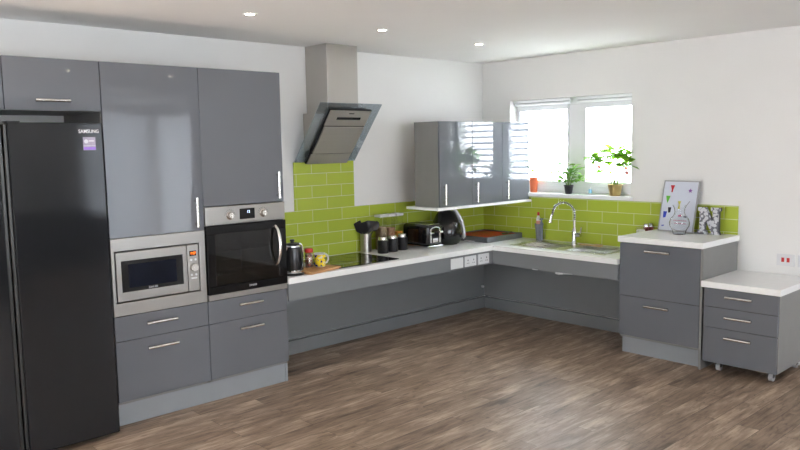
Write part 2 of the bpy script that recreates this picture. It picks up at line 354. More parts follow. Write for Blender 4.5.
# ---- kitchen window
win = struct('window_1', MB().box(0.13, 0.17, -0.99, -0.985, 1.5, 1.505), 'upvc')
fr = MB().box(0.11, 0.18, W0, W1, 1.185, 1.235).box(0.11, 0.18, W0, W1, 1.965, S1).box(0.11, 0.18, W1-0.035, W1, 1.235, 1.965).box(0.11, 0.18, W0, W0+0.03, 1.235, 1.965).box(0.11, 0.18, -1.10, -0.93, 1.235, 1.965)
struct('window_frame', fr, 'upvc', win, 0.004)
for (a, b) in ((-0.93, W1-0.035), (W0+0.03, -1.10)):
    sash = MB().box(0.095, 0.15, a, b, 1.235, 1.275).box(0.095, 0.15, a, b, 1.925, 1.965).box(0.095, 0.15, a, a+0.012, 1.275, 1.925).box(0.095, 0.15, b-0.012, b, 1.275, 1.925)
    sh = struct('sash', sash, 'upvc', win, 0.003)
    pn = struct('window_pane', MB().box(0.125, 0.131, a+0.012, b-0.012, 1.275, 1.925), 'pane'); del pn['kind']; pn.parent = sh
struct('window_sill', MB().box(-0.035, 0.115, W0-0.02, W1+0.02, 1.130, 1.165).box(0.115, 0.19, W0, W1, 1.13, 1.185), 'upvc', win, 0.006)
# raised pleated blinds under the head of each sash
for k, (a, b) in enumerate(((-0.985, W1-0.01), (W0+0.01, -1.045))):
    t = thing('roller_blind', ['white rolled-up blind at the head of the left window light, by the wall cupboards',
                               'white rolled-up blind at the window head, above the plant in the gold pot'][k], 'blind', (0.05, (a+b)/2, 1.985))
    part('blind_cassette', MB().box(0.035, 0.085, a, b, 1.998, 2.022), 'upvc', t, 0.004)
    part('blind_roll', MB().cyl((0.060, a+0.01, 1.984), (0.060, b-0.01, 1.984), 0.013, n=16), 'upvc', t, smooth=True)

# ---- outside: a neighbouring house clad in pale boards, and a low wall
cl = mat('pale_cladding', (0.75, 0.76, 0.78), 0.6); nt = cl.node_tree
t_ = nt.nodes.new('ShaderNodeTexCoord'); s_ = nt.nodes.new('ShaderNodeSeparateXYZ'); nt.links.new(t_.outputs['Object'], s_.inputs[0])
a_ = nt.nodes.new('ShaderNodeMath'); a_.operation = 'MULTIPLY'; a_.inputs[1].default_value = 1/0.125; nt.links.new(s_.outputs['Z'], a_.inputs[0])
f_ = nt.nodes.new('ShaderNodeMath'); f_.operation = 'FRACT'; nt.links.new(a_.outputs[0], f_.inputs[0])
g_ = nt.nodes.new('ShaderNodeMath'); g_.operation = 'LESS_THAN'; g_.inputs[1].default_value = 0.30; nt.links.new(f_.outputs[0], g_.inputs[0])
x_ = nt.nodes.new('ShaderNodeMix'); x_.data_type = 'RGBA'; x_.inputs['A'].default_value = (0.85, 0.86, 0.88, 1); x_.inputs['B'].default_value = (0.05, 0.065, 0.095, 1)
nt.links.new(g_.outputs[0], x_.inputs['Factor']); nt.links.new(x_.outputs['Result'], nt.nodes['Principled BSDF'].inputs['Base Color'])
hs = thing('neighbouring_house', 'pale board-clad house seen through the right edge of the window', 'house', (6.5, -5.0, 0))
part('wall', MB().box(6.5, 10, -12, 1.95, -1.0, 4.5), cl, hs)
part('roof', MB().prism([(6.2, 4.5), (10.3, 4.5), (8.25, 6.2)], -12.2, 2.1, 'y'), mat('grey_roof', (0.2, 0.21, 0.23), 0.8, noise=0.2, nscale=4), hs)
struct('ground_outside', MB().box(0.3, 40, -40, 40, -1.1, -1.0), mat('pale_paving', (0.6, 0.6, 0.57), 0.9, noise=0.1, nscale=1))

# ------------------------------------------------------------------ tall units (hood wall)
XO = -2.778; DF = -0.607       # right edge of the oven tower, door plane
def door_box(mb, x0, x1, z0, z1, g=0.0015, th=0.02): return mb.box(x0+g, x1-g, DF, DF+th, z0+g, z1-g)
# larder tower with microwave
x0, x1 = XO-1.2, XO-0.6
t = thing('tall_cupboard', 'tall glossy grey larder tower holding the microwave, next to the black fridge', 'cupboard', ((x0+x1)/2, DF/2, 0))
c = MB().box(x0, x0+0.018, DF+0.022, -0.002, 0.13, 2.118).box(x1-0.018, x1-0.001, DF+0.022, -0.002, 0.13, 2.118).box(x0, x1, DF+0.022, -0.002, 2.10, 2.118).box(x0, x1, DF+0.022, -0.002, 0.13, 0.148).box(x0, x1, DF+0.022, -0.002, 0.644, 0.660).box(x0, x1, DF+0.022, -0.002, 1.10, 1.119).box(x0+0.018, x1-0.018, -0.02, -0.004, 0.148, 2.10)
part('carcass', c, 'matt', t)
d = part('door', door_box(MB(), x0, x1, 1.119, 2.122), 'gloss', t, 0.0015)
bar_handle(d, (-3.437, DF-0.033, 1.155), (-3.437, DF-0.033, 1.315), (0, -1, 0))
for (za, zb, zh) in ((0.5115, 0.6595, 0.60), (0.148, 0.5115, 0.450)):
    d = part('drawer', door_box(MB(), x0, x1, za, zb), 'gloss', t, 0.0015)
    bar_handle(d, (-3.785, DF-0.033, zh), (-3.615, DF-0.033, zh), (0, -1, 0))
part('plinth', MB().box(x0, x1, DF+0.03, DF+0.048, 0.0, 0.13), 'plinth', t)
# oven tower
x0, x1 = XO-0.6, XO
t = thing('tall_cupboard', 'tall glossy grey tower housing the oven, left of the extractor hood', 'cupboard', ((x0+x1)/2, DF/2, 0))
c = MB().box(x0+0.001, x0+0.018, DF+0.022, -0.002, 0.13, 2.118).box(x1-0.018, x1, DF+0.022, -0.002, 0.13, 2.118).box(x0, x1, DF+0.022, -0.002, 2.10, 2.118).box(x0, x1, DF+0.022, -0.002, 0.13, 0.148).box(x0, x1, DF+0.022, -0.002, 0.644, 0.660).box(x0, x1, DF+0.022, -0.002, 1.262, 1.28).box(x0+0.018, x1-0.018, -0.02, -0.004, 0.148, 2.10)
part('carcass', c, 'matt', t)
d = part('door', door_box(MB(), x0, x1, 1.262, 2.122), 'gloss', t, 0.0015)
bar_handle(d, (-2.832, DF-0.033, 1.298), (-2.832, DF-0.033, 1.452), (0, -1, 0))
for (za, zb, zh) in ((0.5115, 0.6595, 0.612), (0.148, 0.5115, 0.453)):
    d = part('drawer', door_box(MB(), x0, x1, za, zb), 'gloss', t, 0.0015)
    bar_handle(d, (-3.160, DF-0.033, zh), (-3.005, DF-0.033, zh), (0, -1, 0))
part('plinth', MB().box(x0, x1-0.018, DF+0.03, DF+0.048, 0.0, 0.13), 'plinth', t)
part('plinth_end_panel', MB().box(x1-0.018, x1, DF+0.024, -0.1, 0.0, 0.13), 'plinth', t)
# cupboards over the fridge
for k, (a, b) in enumerate(((-4.478, -3.980), (-4.978, -4.480))):
    t = thing('wall_cupboard', ['glossy grey cupboard above the black fridge, touching the tall larder tower',
                                'glossy grey cupboard above the fridge at the left edge of the photo'][k], 'cupboard', ((a+b)/2, DF/2, 1.843), group='cupboards above the fridge')
    part('carcass', MB().box(a, b, DF+0.022, -0.002, 1.843, 1.861).box(a, b, DF+0.022, -0.002, 2.10, 2.118).box(a, a+0.018, DF+0.022, -0.002, 1.861, 2.10).box(b-0.018, b, DF+0.022, -0.002, 1.861, 2.10), 'matt', t)
    d = part('door', door_box(MB(), a, b, 1.843, 2.122), 'gloss', t, 0.0015)
    if k == 0: bar_handle(d, (-4.322, DF-0.033, 1.896), (-4.167, DF-0.033, 1.896), (0, -1, 0))
    else: bar_handle(d, (-4.82, DF-0.033, 1.896), (-4.665, DF-0.033, 1.896), (0, -1, 0))
single('end_panel', MB().box(-5.0, -4.98, DF, -0.002, 0, 2.122), 'matt', 'tall grey end panel left of the black fridge', 'panel')

# ------------------------------------------------------------------ lettering helper (5x7 dot-free stroke letters from text curves)
def text_mesh(body, size, mtx, m, parent, name='lettering', label=None, ext=0.0004, bold=0.0, sx=1.0):
    cu = bpy.data.curves.new('t', 'FONT'); cu.body = body; cu.size = size; cu.extrude = ext; cu.align_x = 'CENTER'; cu.align_y = 'CENTER'; cu.offset = bold
    to = bpy.data.objects.new('t', cu); COL.objects.link(to)
    dg = bpy.context.evaluated_depsgraph_get(); me = bpy.data.meshes.new_from_object(to.evaluated_get(dg))
    bpy.data.objects.remove(to); me.transform(mtx @ Matrix.Diagonal((sx, 1, 1, 1)))
    off = Vector(ORIG[parent.name])
    for v in me.vertices: v.co -= off
    me.materials.clear(); me.materials.append(M[m] if isinstance(m, str) else m)
    o = bpy.data.objects.new(name, me); COL.objects.link(o); o.parent = parent; ORIG[o.name] = ORIG[parent.name]
    return o
FRONT_A = Matrix.Rotation(PI/2, 4, 'X')                      # faces -y
FRONT_B = Matrix.Rotation(-PI/2, 4, 'Z') @ Matrix.Rotation(PI/2, 4, 'X')   # faces -x

# ------------------------------------------------------------------ fridge
FX0, FX1, FS, FY = -4.945, -4.030, -4.530, -0.735
t = thing('fridge_freezer', 'glossy black side-by-side fridge freezer at the left edge', 'fridge', ((FX0+FX1)/2, -0.4, 0))
part('cabinet', MB().box(FX0+0.004, FX1-0.004, FY+0.075, -0.03, 0.03, 1.755), 'black', t, 0.004)
for fx in (FX0+0.05, FX1-0.05):
    for fy in (FY+0.12, -0.08): part('foot', MB().cyl((fx, fy, 0), (fx, fy, 0.03), 0.02), 'rubber', t)
dr = part('door', MB().box(FS+0.022, FX1, FY, FY+0.07, 0.03, 1.775), 'fridge', t, 0.006)
dl = part('door', MB().box(FX0, FS-0.022, FY, FY+0.07, 0.03, 1.775), 'fridge', t, 0.006)
grip = mat('fridge_grip_trim', (0.05, 0.05, 0.048), 0.3, metal=0.6, noise=0.05)
part('grip_strip', MB().box(FS+0.004, FS+0.021, FY+0.012, FY+0.06, 0.04, 1.765), grip, dr, 0.003)
part('grip_strip', MB().box(FS-0.021, FS-0.004, FY+0.012, FY+0.06, 0.04, 1.765), grip, dl, 0.003)
silver = mat('silver_lettering', (0.75, 0.75, 0.77), 0.3, noise=0.02)
text_mesh('SAMSUNG', 0.027, Matrix.Translation((-4.105, FY-0.0006, 1.728)) @ FRONT_A, silver, dr, 'lettering', sx=0.88, bold=0.0003)
stk = part('energy_sticker', MB().box(-4.138, -4.072, FY-0.0012, FY, 1.628, 1.698), mat('sticker_silver_violet', (0.35, 0.32, 0.42), 0.4, noise=0.15, nscale=30), dr, label='silver and violet square sticker')
part('sticker_band', MB().box(-4.137, -4.073, FY-0.002, FY-0.0012, 1.630, 1.645), mat('sticker_violet', (0.30, 0.16, 0.62), 0.4, noise=0.1), stk)
part('sticker_badge', MB().cyl((-4.122, FY-0.0012, 1.675), (-4.122, FY-0.0022, 1.675), 0.011, n=20).box(-4.108, -4.080, FY-0.002, FY-0.0012, 1.674, 1.681).box(-4.137, -4.073, FY-0.002, FY-0.0012, 1.650, 1.653), mat('sticker_white', (0.7, 0.7, 0.75), 0.4, noise=0.05), stk)
part('hinge_cover', MB().box(-4.505, -4.44, FY+0.02, FY+0.10, 1.775, 1.782), 'black', t, 0.002)

# ------------------------------------------------------------------ built-in microwave
mx0, mx1 = XO-1.2, XO-0.6
t = thing('microwave', 'built-in stainless steel microwave in the larder tower', 'microwave', (-3.678, DF, 0.66))
part('surround', MB().box(mx0+0.003, mx1-0.003, DF-0.001, DF+0.019, 1.044, 1.117).box(mx0+0.003, mx1-0.003, DF-0.001, DF+0.019, 0.662, 0.738).box(mx0+0.003, -3.957, DF-0.001, DF+0.019, 0.738, 1.044).box(-3.424, mx1-0.003, DF-0.001, DF+0.019, 0.738, 1.044), 'steel_h', t, 0.001)
part('housing', MB().box(-3.955, -3.426, DF+0.02, -0.15, 0.742, 1.040), 'black', t)
d = part('door', MB().box(-3.951, -3.508, DF-0.006, DF+0.018, 0.745, 1.037), 'steel_h', t, 0.004)
part('window', MB().box(-3.922, -3.538, DF-0.0075, DF-0.006, 0.800, 0.984), 'blackglass', d, 0.0)
part('window_mesh', MB().box(-3.880, -3.582, DF-0.0085, DF-0.0075, 0.824, 0.962), mat('microwave_inner_window', (0.006, 0.008, 0.016), 0.05, spec=0.15, noise=0.3, nscale=6), d)
text_mesh('ZANUSSI', 0.016, Matrix.Translation((-3.735, DF-0.009, 0.811)) @ FRONT_A, silver, d, sx=0.9)
cp = part('control_panel', MB().box(-3.505, -3.430, DF-0.006, DF+0.018, 0.745, 1.037), 'steel_h', t, 0.004)
ds = part('display', MB().box(-3.492, -3.446, DF-0.0075, DF-0.006, 0.966, 0.998), 'blackglass', cp)
text_mesh('19:57', 0.021, Matrix.Translation((-3.469, DF-0.0085, 0.982)) @ FRONT_A, mat('orange_digits', (0.9, 0.15, 0.0), 0.5, emis=(1.0, 0.18, 0.01), estr=1.6), ds, name='clock_digits', sx=0.75, bold=0.0006)
part('dial', MB().cyl((-3.467, DF-0.006, 0.895), (-3.467, DF-0.026, 0.895), 0.026, 0.023, n=28).box(-3.4695, -3.4645, DF-0.028, DF-0.026, 0.898, 0.916), 'handle', cp, smooth=True)
for (bx, bz) in ((-3.483, 0.942), (-3.453, 0.942), (-3.483, 0.848), (-3.453, 0.848)):
    part('button', MB().cyl((bx, DF-0.006, bz), (bx, DF-0.009, bz), 0.007, n=16), 'white', cp, smooth=True)
part('door_release', MB().box(-3.488, -3.448, DF-0.009, DF-0.006, 0.822, 0.832), 'white', cp, 0.001)

# ------------------------------------------------------------------ oven
ox0, ox1 = XO-0.6+0.003, XO-0.003
t = thing('oven', 'built-in black glass and steel oven, right of the microwave', 'oven', (-3.078, DF, 0.665))
part('casing', MB().box(ox0+0.02, ox1-0.02, -0.10, -0.06, 0.70, 1.25).box(ox0+0.02, ox0+0.04, DF+0.02, -0.10, 0.70, 1.25).box(ox1-0.04, ox1-0.02, DF+0.02, -0.10, 0.70, 1.25).box(ox0+0.04, ox1-0.04, DF+0.02, -0.10, 0.70, 0.72).box(ox0+0.04, ox1-0.04, DF+0.02, -0.10, 1.12, 1.14), mat('oven_cavity_enamel', (0.05, 0.05, 0.052), 0.35, noise=0.15, nscale=20), t)
f = part('fascia', MB().box(ox0, ox1, DF-0.010, DF+0.018, 1.142, 1.259), 'steel_h', t, 0.003)
ds = part('display', MB().box(-3.130, -3.018, DF-0.012, DF-0.010, 1.167, 1.235), 'blackglass', f)
text_mesh('12', 0.024, Matrix.Translation((-3.066, DF-0.0128, 1.212)) @ FRONT_A, mat('clock_white', (0.8, 0.85, 1), 0.5, emis=(0.6, 0.75, 1.0), estr=2), ds, name='clock_digits')
for kx in (-3.202, -2.954):
    k = part('knob', MB().lathe([(0.027, 0), (0.027, 0.006), (0.021, 0.010), (0.019, 0.028), (0.017, 0.030)], (0, 0, 0), 26), 'handle', f, smooth=True, local=True)
    k.rotation_euler = (PI/2, 0, 0); k.location = Vector((kx, DF-0.010, 1.197)) - Vector(ORIG[f.name])
    part('knob_grip', MB().box(-0.004, 0.004, -0.018, 0.018, 0.030, 0.036), 'handle', k, 0.001, local=True)
    mk = MB()
    for i in range(9):
        an = PI*0.9*(i/8)+0.05*PI
        mk.box(kx+0.037*math.cos(an)-0.0018, kx+0.037*math.cos(an)+0.0018, DF-0.0108, DF-0.010, 1.197+0.037*math.sin(an)-0.0018, 1.197+0.037*math.sin(an)+0.0018)
    part('dial_marks', mk, 'black', f)
d = part('door', MB().box(ox0, ox1, DF-0.018, DF+0.016, 1.085, 1.138).box(ox0, ox1, DF-0.018, DF+0.016, 0.70, 0.752).box(ox0, -3.318, DF-0.018, DF+0.016, 0.752, 1.085).box(-2.845, ox1, DF-0.018, DF+0.016, 0.752, 1.085), 'blackglass', t, 0.003)
part('door_window', MB().box(-3.318, -2.845, DF-0.016, DF-0.010, 0.752, 1.085), 'ovenpane', d)
text_mesh('ZANUSSI', 0.016, Matrix.Translation((-3.055, DF-0.0186, 0.727)) @ FRONT_A, silver, d, sx=0.9)
hp = [(-2.866, DF-0.018, 1.100)] + [(-2.866, DF-0.018-0.055*math.sin(PI*i/12)**0.6, 1.100-0.255*i/12) for i in range(1, 12)] + [(-2.866, DF-0.018, 0.845)]
hh = MB()
for a, b in zip(hp, hp[1:]):
    pass
hh.tube(hp, 0.011, 12)
part('handle', hh, 'handle', d, smooth=True)
part('bottom_trim', MB().box(ox0, ox1, DF-0.012, DF+0.018, 0.663, 0.698), 'steel_h', t, 0.002)
for zr in (0.835, 0.965):
    rk = MB().tube([(-3.315, DF+0.03, zr), (-2.85, DF+0.03, zr)], 0.004, 8).tube([(-3.315, -0.15, zr), (-2.85, -0.15, zr)], 0.003, 8)
    for i in range(13): rk.tube([(-3.31+0.038*i, DF+0.03, zr), (-3.31+0.038*i, -0.15, zr)], 0.002, 6)
    part('wire_shelf', rk, 'handle', t)

# ------------------------------------------------------------------ worktop (low, L shaped) with its fascia boards
ZT, ZB, ZF = 0.733, 0.691, 0.569
TA, TB, YE = -0.635, -0.617, -1.8595
SX0, SX1, SY0, SY1 = -0.515, -0.075, -1.69, -0.72     # sink cut-out
t = thing('worktop', 'low white L-shaped worktop with grey fascia running under the hood and the window', 'worktop', (-1.0, -0.3, ZT))
w = MB().box(XO+0.002, -0.008, TA, -0.008, ZB, ZT).box(TB, SX0+0.02, YE, TA, ZB, ZT).box(SX1-0.02, -0.008, YE, TA, ZB, ZT).box(SX0+0.02, SX1-0.02, SY1-0.02, TA, ZB, ZT).box(SX0+0.02, SX1-0.02, YE, SY0+0.02, ZB, ZT)
bmesh.ops.remove_doubles(w.bm, verts=w.bm.verts, dist=0.0001)
part('slab', w, 'top', t)
part('fascia_board', MB().box(XO+0.004, TB+0.012, TA+0.012, TA+0.030, ZF, ZB), 'panel', t, 0.001)
part('fascia_board', MB().box(TB+0.012, TB+0.030, YE, TA+0.012, ZF, ZB), 'panel', t, 0.001)
part('support_bar', MB().box(XO+0.01, XO+0.05, TA+0.04, -0.10, 0.60, ZB), 'matt', t)
part('support_bar', MB().box(-1.5, -1.46, TA+0.04, -0.10, 0.60, ZB), 'matt', t)
part('support_bar', MB().box(-0.56, -0.06, YE+0.01, YE+0.05, 0.60, ZB), 'matt', t)
part('rear_rail', MB().box(XO+0.01, -0.06, -0.10, -0.042, 0.60, ZB), 'matt', t)
# service panels behind the knee space
t = thing('service_panel', 'long grey panel behind the knee space below the hob', 'panel', (-1.4, -0.03, 0))
part('upper_panel', MB().box(XO+0.002, -0.002, -0.040, -0.004, 0.118, 0.60), 'panel', t)
part('skirting', MB().box(XO+0.002, -0.002, -0.058, -0.040, 0.0, 0.112), 'panel', t, 0.002)
t = thing('service_panel', 'grey panel behind the knee space below the sink', 'panel', (-0.03, -1.0, 0))
part('upper_panel', MB().box(-0.040, -0.004, YE-0.0, -0.042, 0.118, 0.60), 'panel', t)
part('skirting', MB().box(-0.058, -0.040, YE, -0.060, 0.0, 0.112), 'panel', t, 0.002)
single('isolation_knob', MB().cyl((-0.075, -0.041, 0.214), (-0.075, -0.062, 0.214), 0.012, n=16), 'white', 'small white knob on the grey panel in the knee space corner', 'knob', smooth=True)
single('waste_pipe', MB().cyl((-0.47, -0.99, 0.54), (-0.47, -0.99, 0.57), 0.028).cyl((-0.47, -0.99, 0.58), (-0.30, -0.99, 0.60), 0.018), 'white', 'small white fitting hanging below the worktop, left one under the sink', 'pipe', smooth=True)
single('waste_pipe', MB().cyl((-0.47, -1.24, 0.53), (-0.47, -1.24, 0.69), 0.038).cyl((-0.47, -1.28, 0.545), (-0.47, -1.36, 0.555), 0.016), 'white', 'larger white fitting hanging below the worktop, right one under the sink', 'pipe', smooth=True)

# sockets on the fascia
ys = TA + 0.012
def socket_face(t, cx, cz, w, h, kind):
    part('plate', MB().box(cx-w/2, cx+w/2, ys-0.008, ys, cz-h/2, cz+h/2), 'white', t, 0.003)
    if kind == 2:
        for s in (-1, 1):
            x = cx + s*w*0.25
            part('pin_holes', MB().box(x-0.004, x+0.004, ys-0.0092, ys-0.008, cz+0.004, cz+0.016).box(x-0.014, x-0.006, ys-0.0092, ys-0.008, cz-0.018, cz-0.012).box(x+0.006, x+0.014, ys-0.0092, ys-0.008, cz-0.018, cz-0.012), 'black', t)
            part('rocker', MB().box(x-0.007, x+0.007, ys-0.011, ys-0.008, cz+0.022, cz+0.032), 'white', t, 0.001)
for k, (cx, w, kind, lb) in enumerate(((-1.073, 0.150, 0, 'blank white plate on the grey fascia, leftmost of three'), (-0.903, 0.146, 2, 'white double socket on the grey fascia, middle of three plates'), (-0.733, 0.146, 2, 'white double socket on the grey fascia, nearest the inner corner'))):
    t = thing('double_socket' if kind else 'blank_plate', lb, 'socket', (cx, ys, 0.628))
    socket_face(t, cx, 0.628, w, 0.088, kind)
part('recess_trim', MB().box(cx-0.08, cx+0.08, ys-0.002, ys, 0.5815, 0.582), 'white', t)

# sockets on the window wall
for k, (cy, red) in enumerate(((-2.852, True), (-2.995, False))):
    t = thing('wall_socket', ['white wall plate with two red switches above the low pedestal top', 'plain white wall plate at the right edge beside the red-switch plate'][k], 'socket', (0, cy, 0.755))
    part('plate', MB().box(-0.010, -0.001, cy-0.062, cy+0.062, 0.712, 0.798), 'white', t, 0.003)
    for s in (-1, 1):
        part('rocker', MB().box(-0.015, -0.010, cy+s*0.018-0.010, cy+s*0.018+0.010, 0.740, 0.772), 'red' if red else 'white', t, 0.002)

# ------------------------------------------------------------------ backsplashes
single('tile_backsplash', MB().box(XO+0.001, -0.007, -0.0075, -0.0005, ZT-0.03, 1.1225).box(-2.272, -1.664, -0.0075, -0.0005, 1.1225, 1.507), 'tile_x', 'lime green brick-tile splashback on the hood wall, stepping up behind the hood', 'splashback')
single('tile_backsplash', MB().box(-0.0075, -0.0005, W0-0.021, -0.0005, ZT-0.03, 1.128).box(-0.0075, -0.0005, -2.505, W0-0.021, ZT-0.03, 1.128), 'tile_y', 'lime green brick-tile splashback below the window', 'splashback')

# ------------------------------------------------------------------ hob
t = thing('hob', 'black glass hob set in the worktop under the extractor hood', 'hob', (-2.0, -0.32, ZT))
part('glass_plate', MB().box(-2.30, -1.70, -0.585, -0.065, ZT+0.0005, ZT+0.007), mat('hob_glass', (0.010, 0.010, 0.011), 0.04, noise=0.05), t, 0.002)
ringm = mat('hob_ring_print', (0.05, 0.05, 0.052), 0.2, noise=0.05)
for (cx, cy, r) in ((-2.15, -0.19, 0.075), (-1.84, -0.19, 0.09), (-2.15, -0.44, 0.09), (-1.84, -0.44, 0.075)):
    pts = [(cx+r*math.cos(2*PI*i/40), cy+r*math.sin(2*PI*i/40), ZT+0.007) for i in range(40)]
    part('cooking_ring', MB().tube(pts, 0.0008, 4, True), ringm, t)

# ------------------------------------------------------------------ extractor hood
t = thing('extractor_hood', 'angled stainless steel and smoked glass extractor hood with square chimney', 'extractor hood', (-2.03, -0.2, 1.5))
part('chimney', MB().box(-2.124, -1.822, -0.276, -0.002, 1.885, ZC-0.001), 'steel_v', t, 0.002)
part('chimney_base', MB().hexa([(-2.165, -0.07, 1.60), (-1.782, -0.07, 1.60), (-1.782, -0.009, 1.60), (-2.165, -0.009, 1.60), (-2.165, -0.285, 1.885), (-1.782, -0.285, 1.885), (-1.782, -0.009, 1.885), (-2.165, -0.009, 1.885)]), 'steel_v', t)
# slanted frame: s axis = x, v axis up the slope, w axis = outward normal
vdir = Vector((0, -0.352, 0.437)).normalized(); ndir = Vector((0, -0.437, -0.352)).normalized()
org = Vector((-1.97, -0.0215, 1.509))
R = Matrix(((1, vdir.x, ndir.x, org.x), (0, vdir.y, ndir.y, org.y), (0, vdir.z, ndir.z, org.z), (0, 0, 0, 1)))
H = 0.570
part('glass_panel', MB().box(-0.305, 0.303, 0.0, H, 0.0, 0.007, R), 'hoodglass', t, 0.001)
part('body', MB().box(-0.19, 0.20, 0.10, 0.50, -0.045, -0.002, R), 'steel_h', t, 0.003)
fp = MB().box(-0.195, 0.207, -0.004, 0.093, 0.007, 0.026, R).box(-0.188, 0.207, 0.103, 0.362, 0.007, 0.030, R).box(-0.195, 0.207, 0.372, 0.515, 0.007, 0.026, R)
part('front_panel', fp, M['steel_hood'], t, 0.002)
part('inner_frame', MB().box(-0.203, 0.211, -0.006, 0.522, 0.0072, 0.020, R), 'black', t)
part('control_slot', MB().box(-0.105, 0.128, 0.432, 0.455, 0.026, 0.0275, R), 'blackglass', t)
part('maker_badge', MB().box(-0.006, 0.044, 0.486, 0.494, 0.026, 0.0268, R), 'black', t)

# ------------------------------------------------------------------ wall cupboards on lift rail
CY, CZ0, CZ1 = -0.580, 1.106, 1.816
t = thing('wall_cupboard', 'glossy grey three-door wall cupboard with white safety board beneath, beside the window', 'cupboard', (-0.63, -0.43, CZ0))
part('carcass', MB().box(-1.222, -1.204, CY+0.021, -0.285, CZ0, CZ1).box(-0.034, -0.016, CY+0.021, -0.285, CZ0, CZ1).box(-1.204, -0.034, CY+0.021, -0.285, CZ0, CZ0+0.018).box(-1.204, -0.034, CY+0.021, -0.285, CZ1-0.018, CZ1).box(-1.204, -0.034, -0.293, -0.285, CZ0+0.018, CZ1-0.018), 'matt', t, 0.001)
for (a, b, hx) in ((-1.222, -0.815, -1.180), (-0.815, -0.413, -0.778), (-0.413, -0.016, -0.362)):
    d = part('door', MB().box(a+0.0015, b-0.0015, CY, CY+0.019, CZ0, CZ1), 'gloss', t, 0.0015)
    bar_handle(d, (hx, CY-0.033, 1.138), (hx, CY-0.033, 1.284), (0, -1, 0))
part('safety_board', MB().box(-1.270, -0.012, CY-0.022, -0.225, CZ0-0.024, CZ0-0.002), 'top', t, 0.002)
part('lift_post', MB().box(-0.62, -0.54, -0.284, -0.004, 1.14, 1.78), 'white', t)
part('lift_post', MB().box(-0.22, -0.14, -0.284, -0.004, 1.14, 1.78), 'white', t)

# ------------------------------------------------------------------ high drawer unit by the window wall
DB = -0.585
ya, yb = -1.8625, -2.4925
t = thing('drawer_unit', 'dark grey two-drawer base unit with a raised white top, right of the sink', 'drawers', (-0.3, (ya+yb)/2, 0))
part('carcass', MB().box(DB+0.022, -0.060, ya-0.018, ya-0.001, 0.13, 0.868).box(DB+0.022, -0.002, yb, ya-0.018, 0.85, 0.868).box(DB+0.022, -0.002, yb, ya-0.018, 0.13, 0.148).box(-0.02, -0.01, yb, ya-0.018, 0.148, 0.85), 'matt', t)
part('end_panel', MB().box(DB+0.002, -0.009, yb-0.0185, yb-0.0005, 0.0, 0.868), 'matt', t, 0.001)
for (za, zb, zh) in ((0.4565, 0.862, 0.812), (0.148, 0.4565, 0.399)):
    d = part('drawer', MB().box(DB, DB+0.02, yb+0.0015, ya-0.0015, za+0.0015, zb-0.0015), 'gloss', t, 0.0015)
    bar_handle(d, (DB-0.033, -2.265, zh), (DB-0.033, -2.095, zh), (-1, 0, 0))
part('plinth', MB().box(DB+0.058, DB+0.076, yb, ya, 0.0, 0.13), 'plinth', t)
part('top_board', MB().box(DB-0.030, -0.008, yb-0.030, ya+0.002, 0.869, 0.911), 'top', t, 0.003)

# ------------------------------------------------------------------ mobile pedestal
t = thing('mobile_pedestal', 'low grey three-drawer pedestal on castors with white top, at the right edge', 'drawers', (-0.3, -2.78, 0))
pa, pb = -2.530, -3.028
part('carcass', MB().box(-0.578, -0.03, pb, pb+0.018, 0.075, 0.604).box(-0.578, -0.03, pa-0.018, pa, 0.075, 0.604).box(-0.578, -0.03, pb+0.018, pa-0.018, 0.075, 0.093).box(-0.578, -0.03, pb+0.018, pa-0.018, 0.586, 0.604).box(-0.042, -0.03, pb+0.018, pa-0.018, 0.093, 0.586), 'matt', t, 0.001)
for (za, zb, zh) in ((0.470, 0.600, 0.553), (0.325, 0.470, 0.411), (0.075, 0.325, 0.268)):
    d = part('drawer', MB().box(-0.60, -0.58, pb+0.001, pa-0.001, za+0.0015, zb-0.0015), 'gloss', t, 0.0015)
    bar_handle(d, (-0.633, -2.858, zh), (-0.633, -2.702, zh), (-1, 0, 0))
part('top_board', MB().box(-0.618, -0.008, -3.046, -2.516, 0.605, 0.648), 'top', t, 0.003)
for (cx, cy) in ((-0.515, -2.61), (-0.515, -2.965), (-0.09, -2.61), (-0.09, -2.965)):
    k = part('castor', MB().box(cx-0.018, cx+0.018, cy-0.018, cy+0.018, 0.066, 0.075).box(cx-0.012, cx+0.022, cy-0.019, cy-0.016, 0.028, 0.066).box(cx-0.012, cx+0.022, cy+0.016, cy+0.019, 0.028, 0.066), 'black', t)
    part('wheel', MB().cyl((cx+0.012, cy-0.014, 0.027), (cx+0.012, cy+0.014, 0.027), 0.027, n=20), mat('castor_grey', (0.4, 0.4, 0.41), 0.4, noise=0.1), k, smooth=True)

# ------------------------------------------------------------------ sink and tap
t = thing('sink', 'stainless steel inset sink with left bowl and ribbed drainer below the window', 'sink', (-0.295, -1.2, ZT))
z = ZT
bx0, bx1, by0, by1 = SX0+0.055, SX1-0.105, -1.17, -0.785
rim = MB().box(SX0, SX1, by1, SY1, z, z+0.003).box(SX0, bx0, by0, by1, z, z+0.003).box(bx1, SX1, by0, by1, z, z+0.003).box(SX0, SX1, by0-0.10, by0, z, z+0.003)
rim.box(SX0, SX1, SY0, SY0+0.03, z, z+0.003).box(SX0, SX0+0.04, SY0+0.03, by0-0.10, z, z+0.003).box(SX1-0.04, SX1, SY0+0.03, by0-0.10, z, z+0.003)
part('rim', rim, 'steel_sink', t)
bw = MB(); zb = z-0.16; i = 0.02
P0 = [(bx0, by0, z+0.002), (bx1, by0, z+0.002), (bx1, by1, z+0.002), (bx0, by1, z+0.002)]; P1 = [(bx0+i, by0+i, zb), (bx1-i, by0+i, zb), (bx1-i, by1-i, zb), (bx0+i, by1-i, zb)]
for k in range(4):
    j = (k+1) % 4; bw.face([P0[k], P0[j], P1[j], P1[k]])
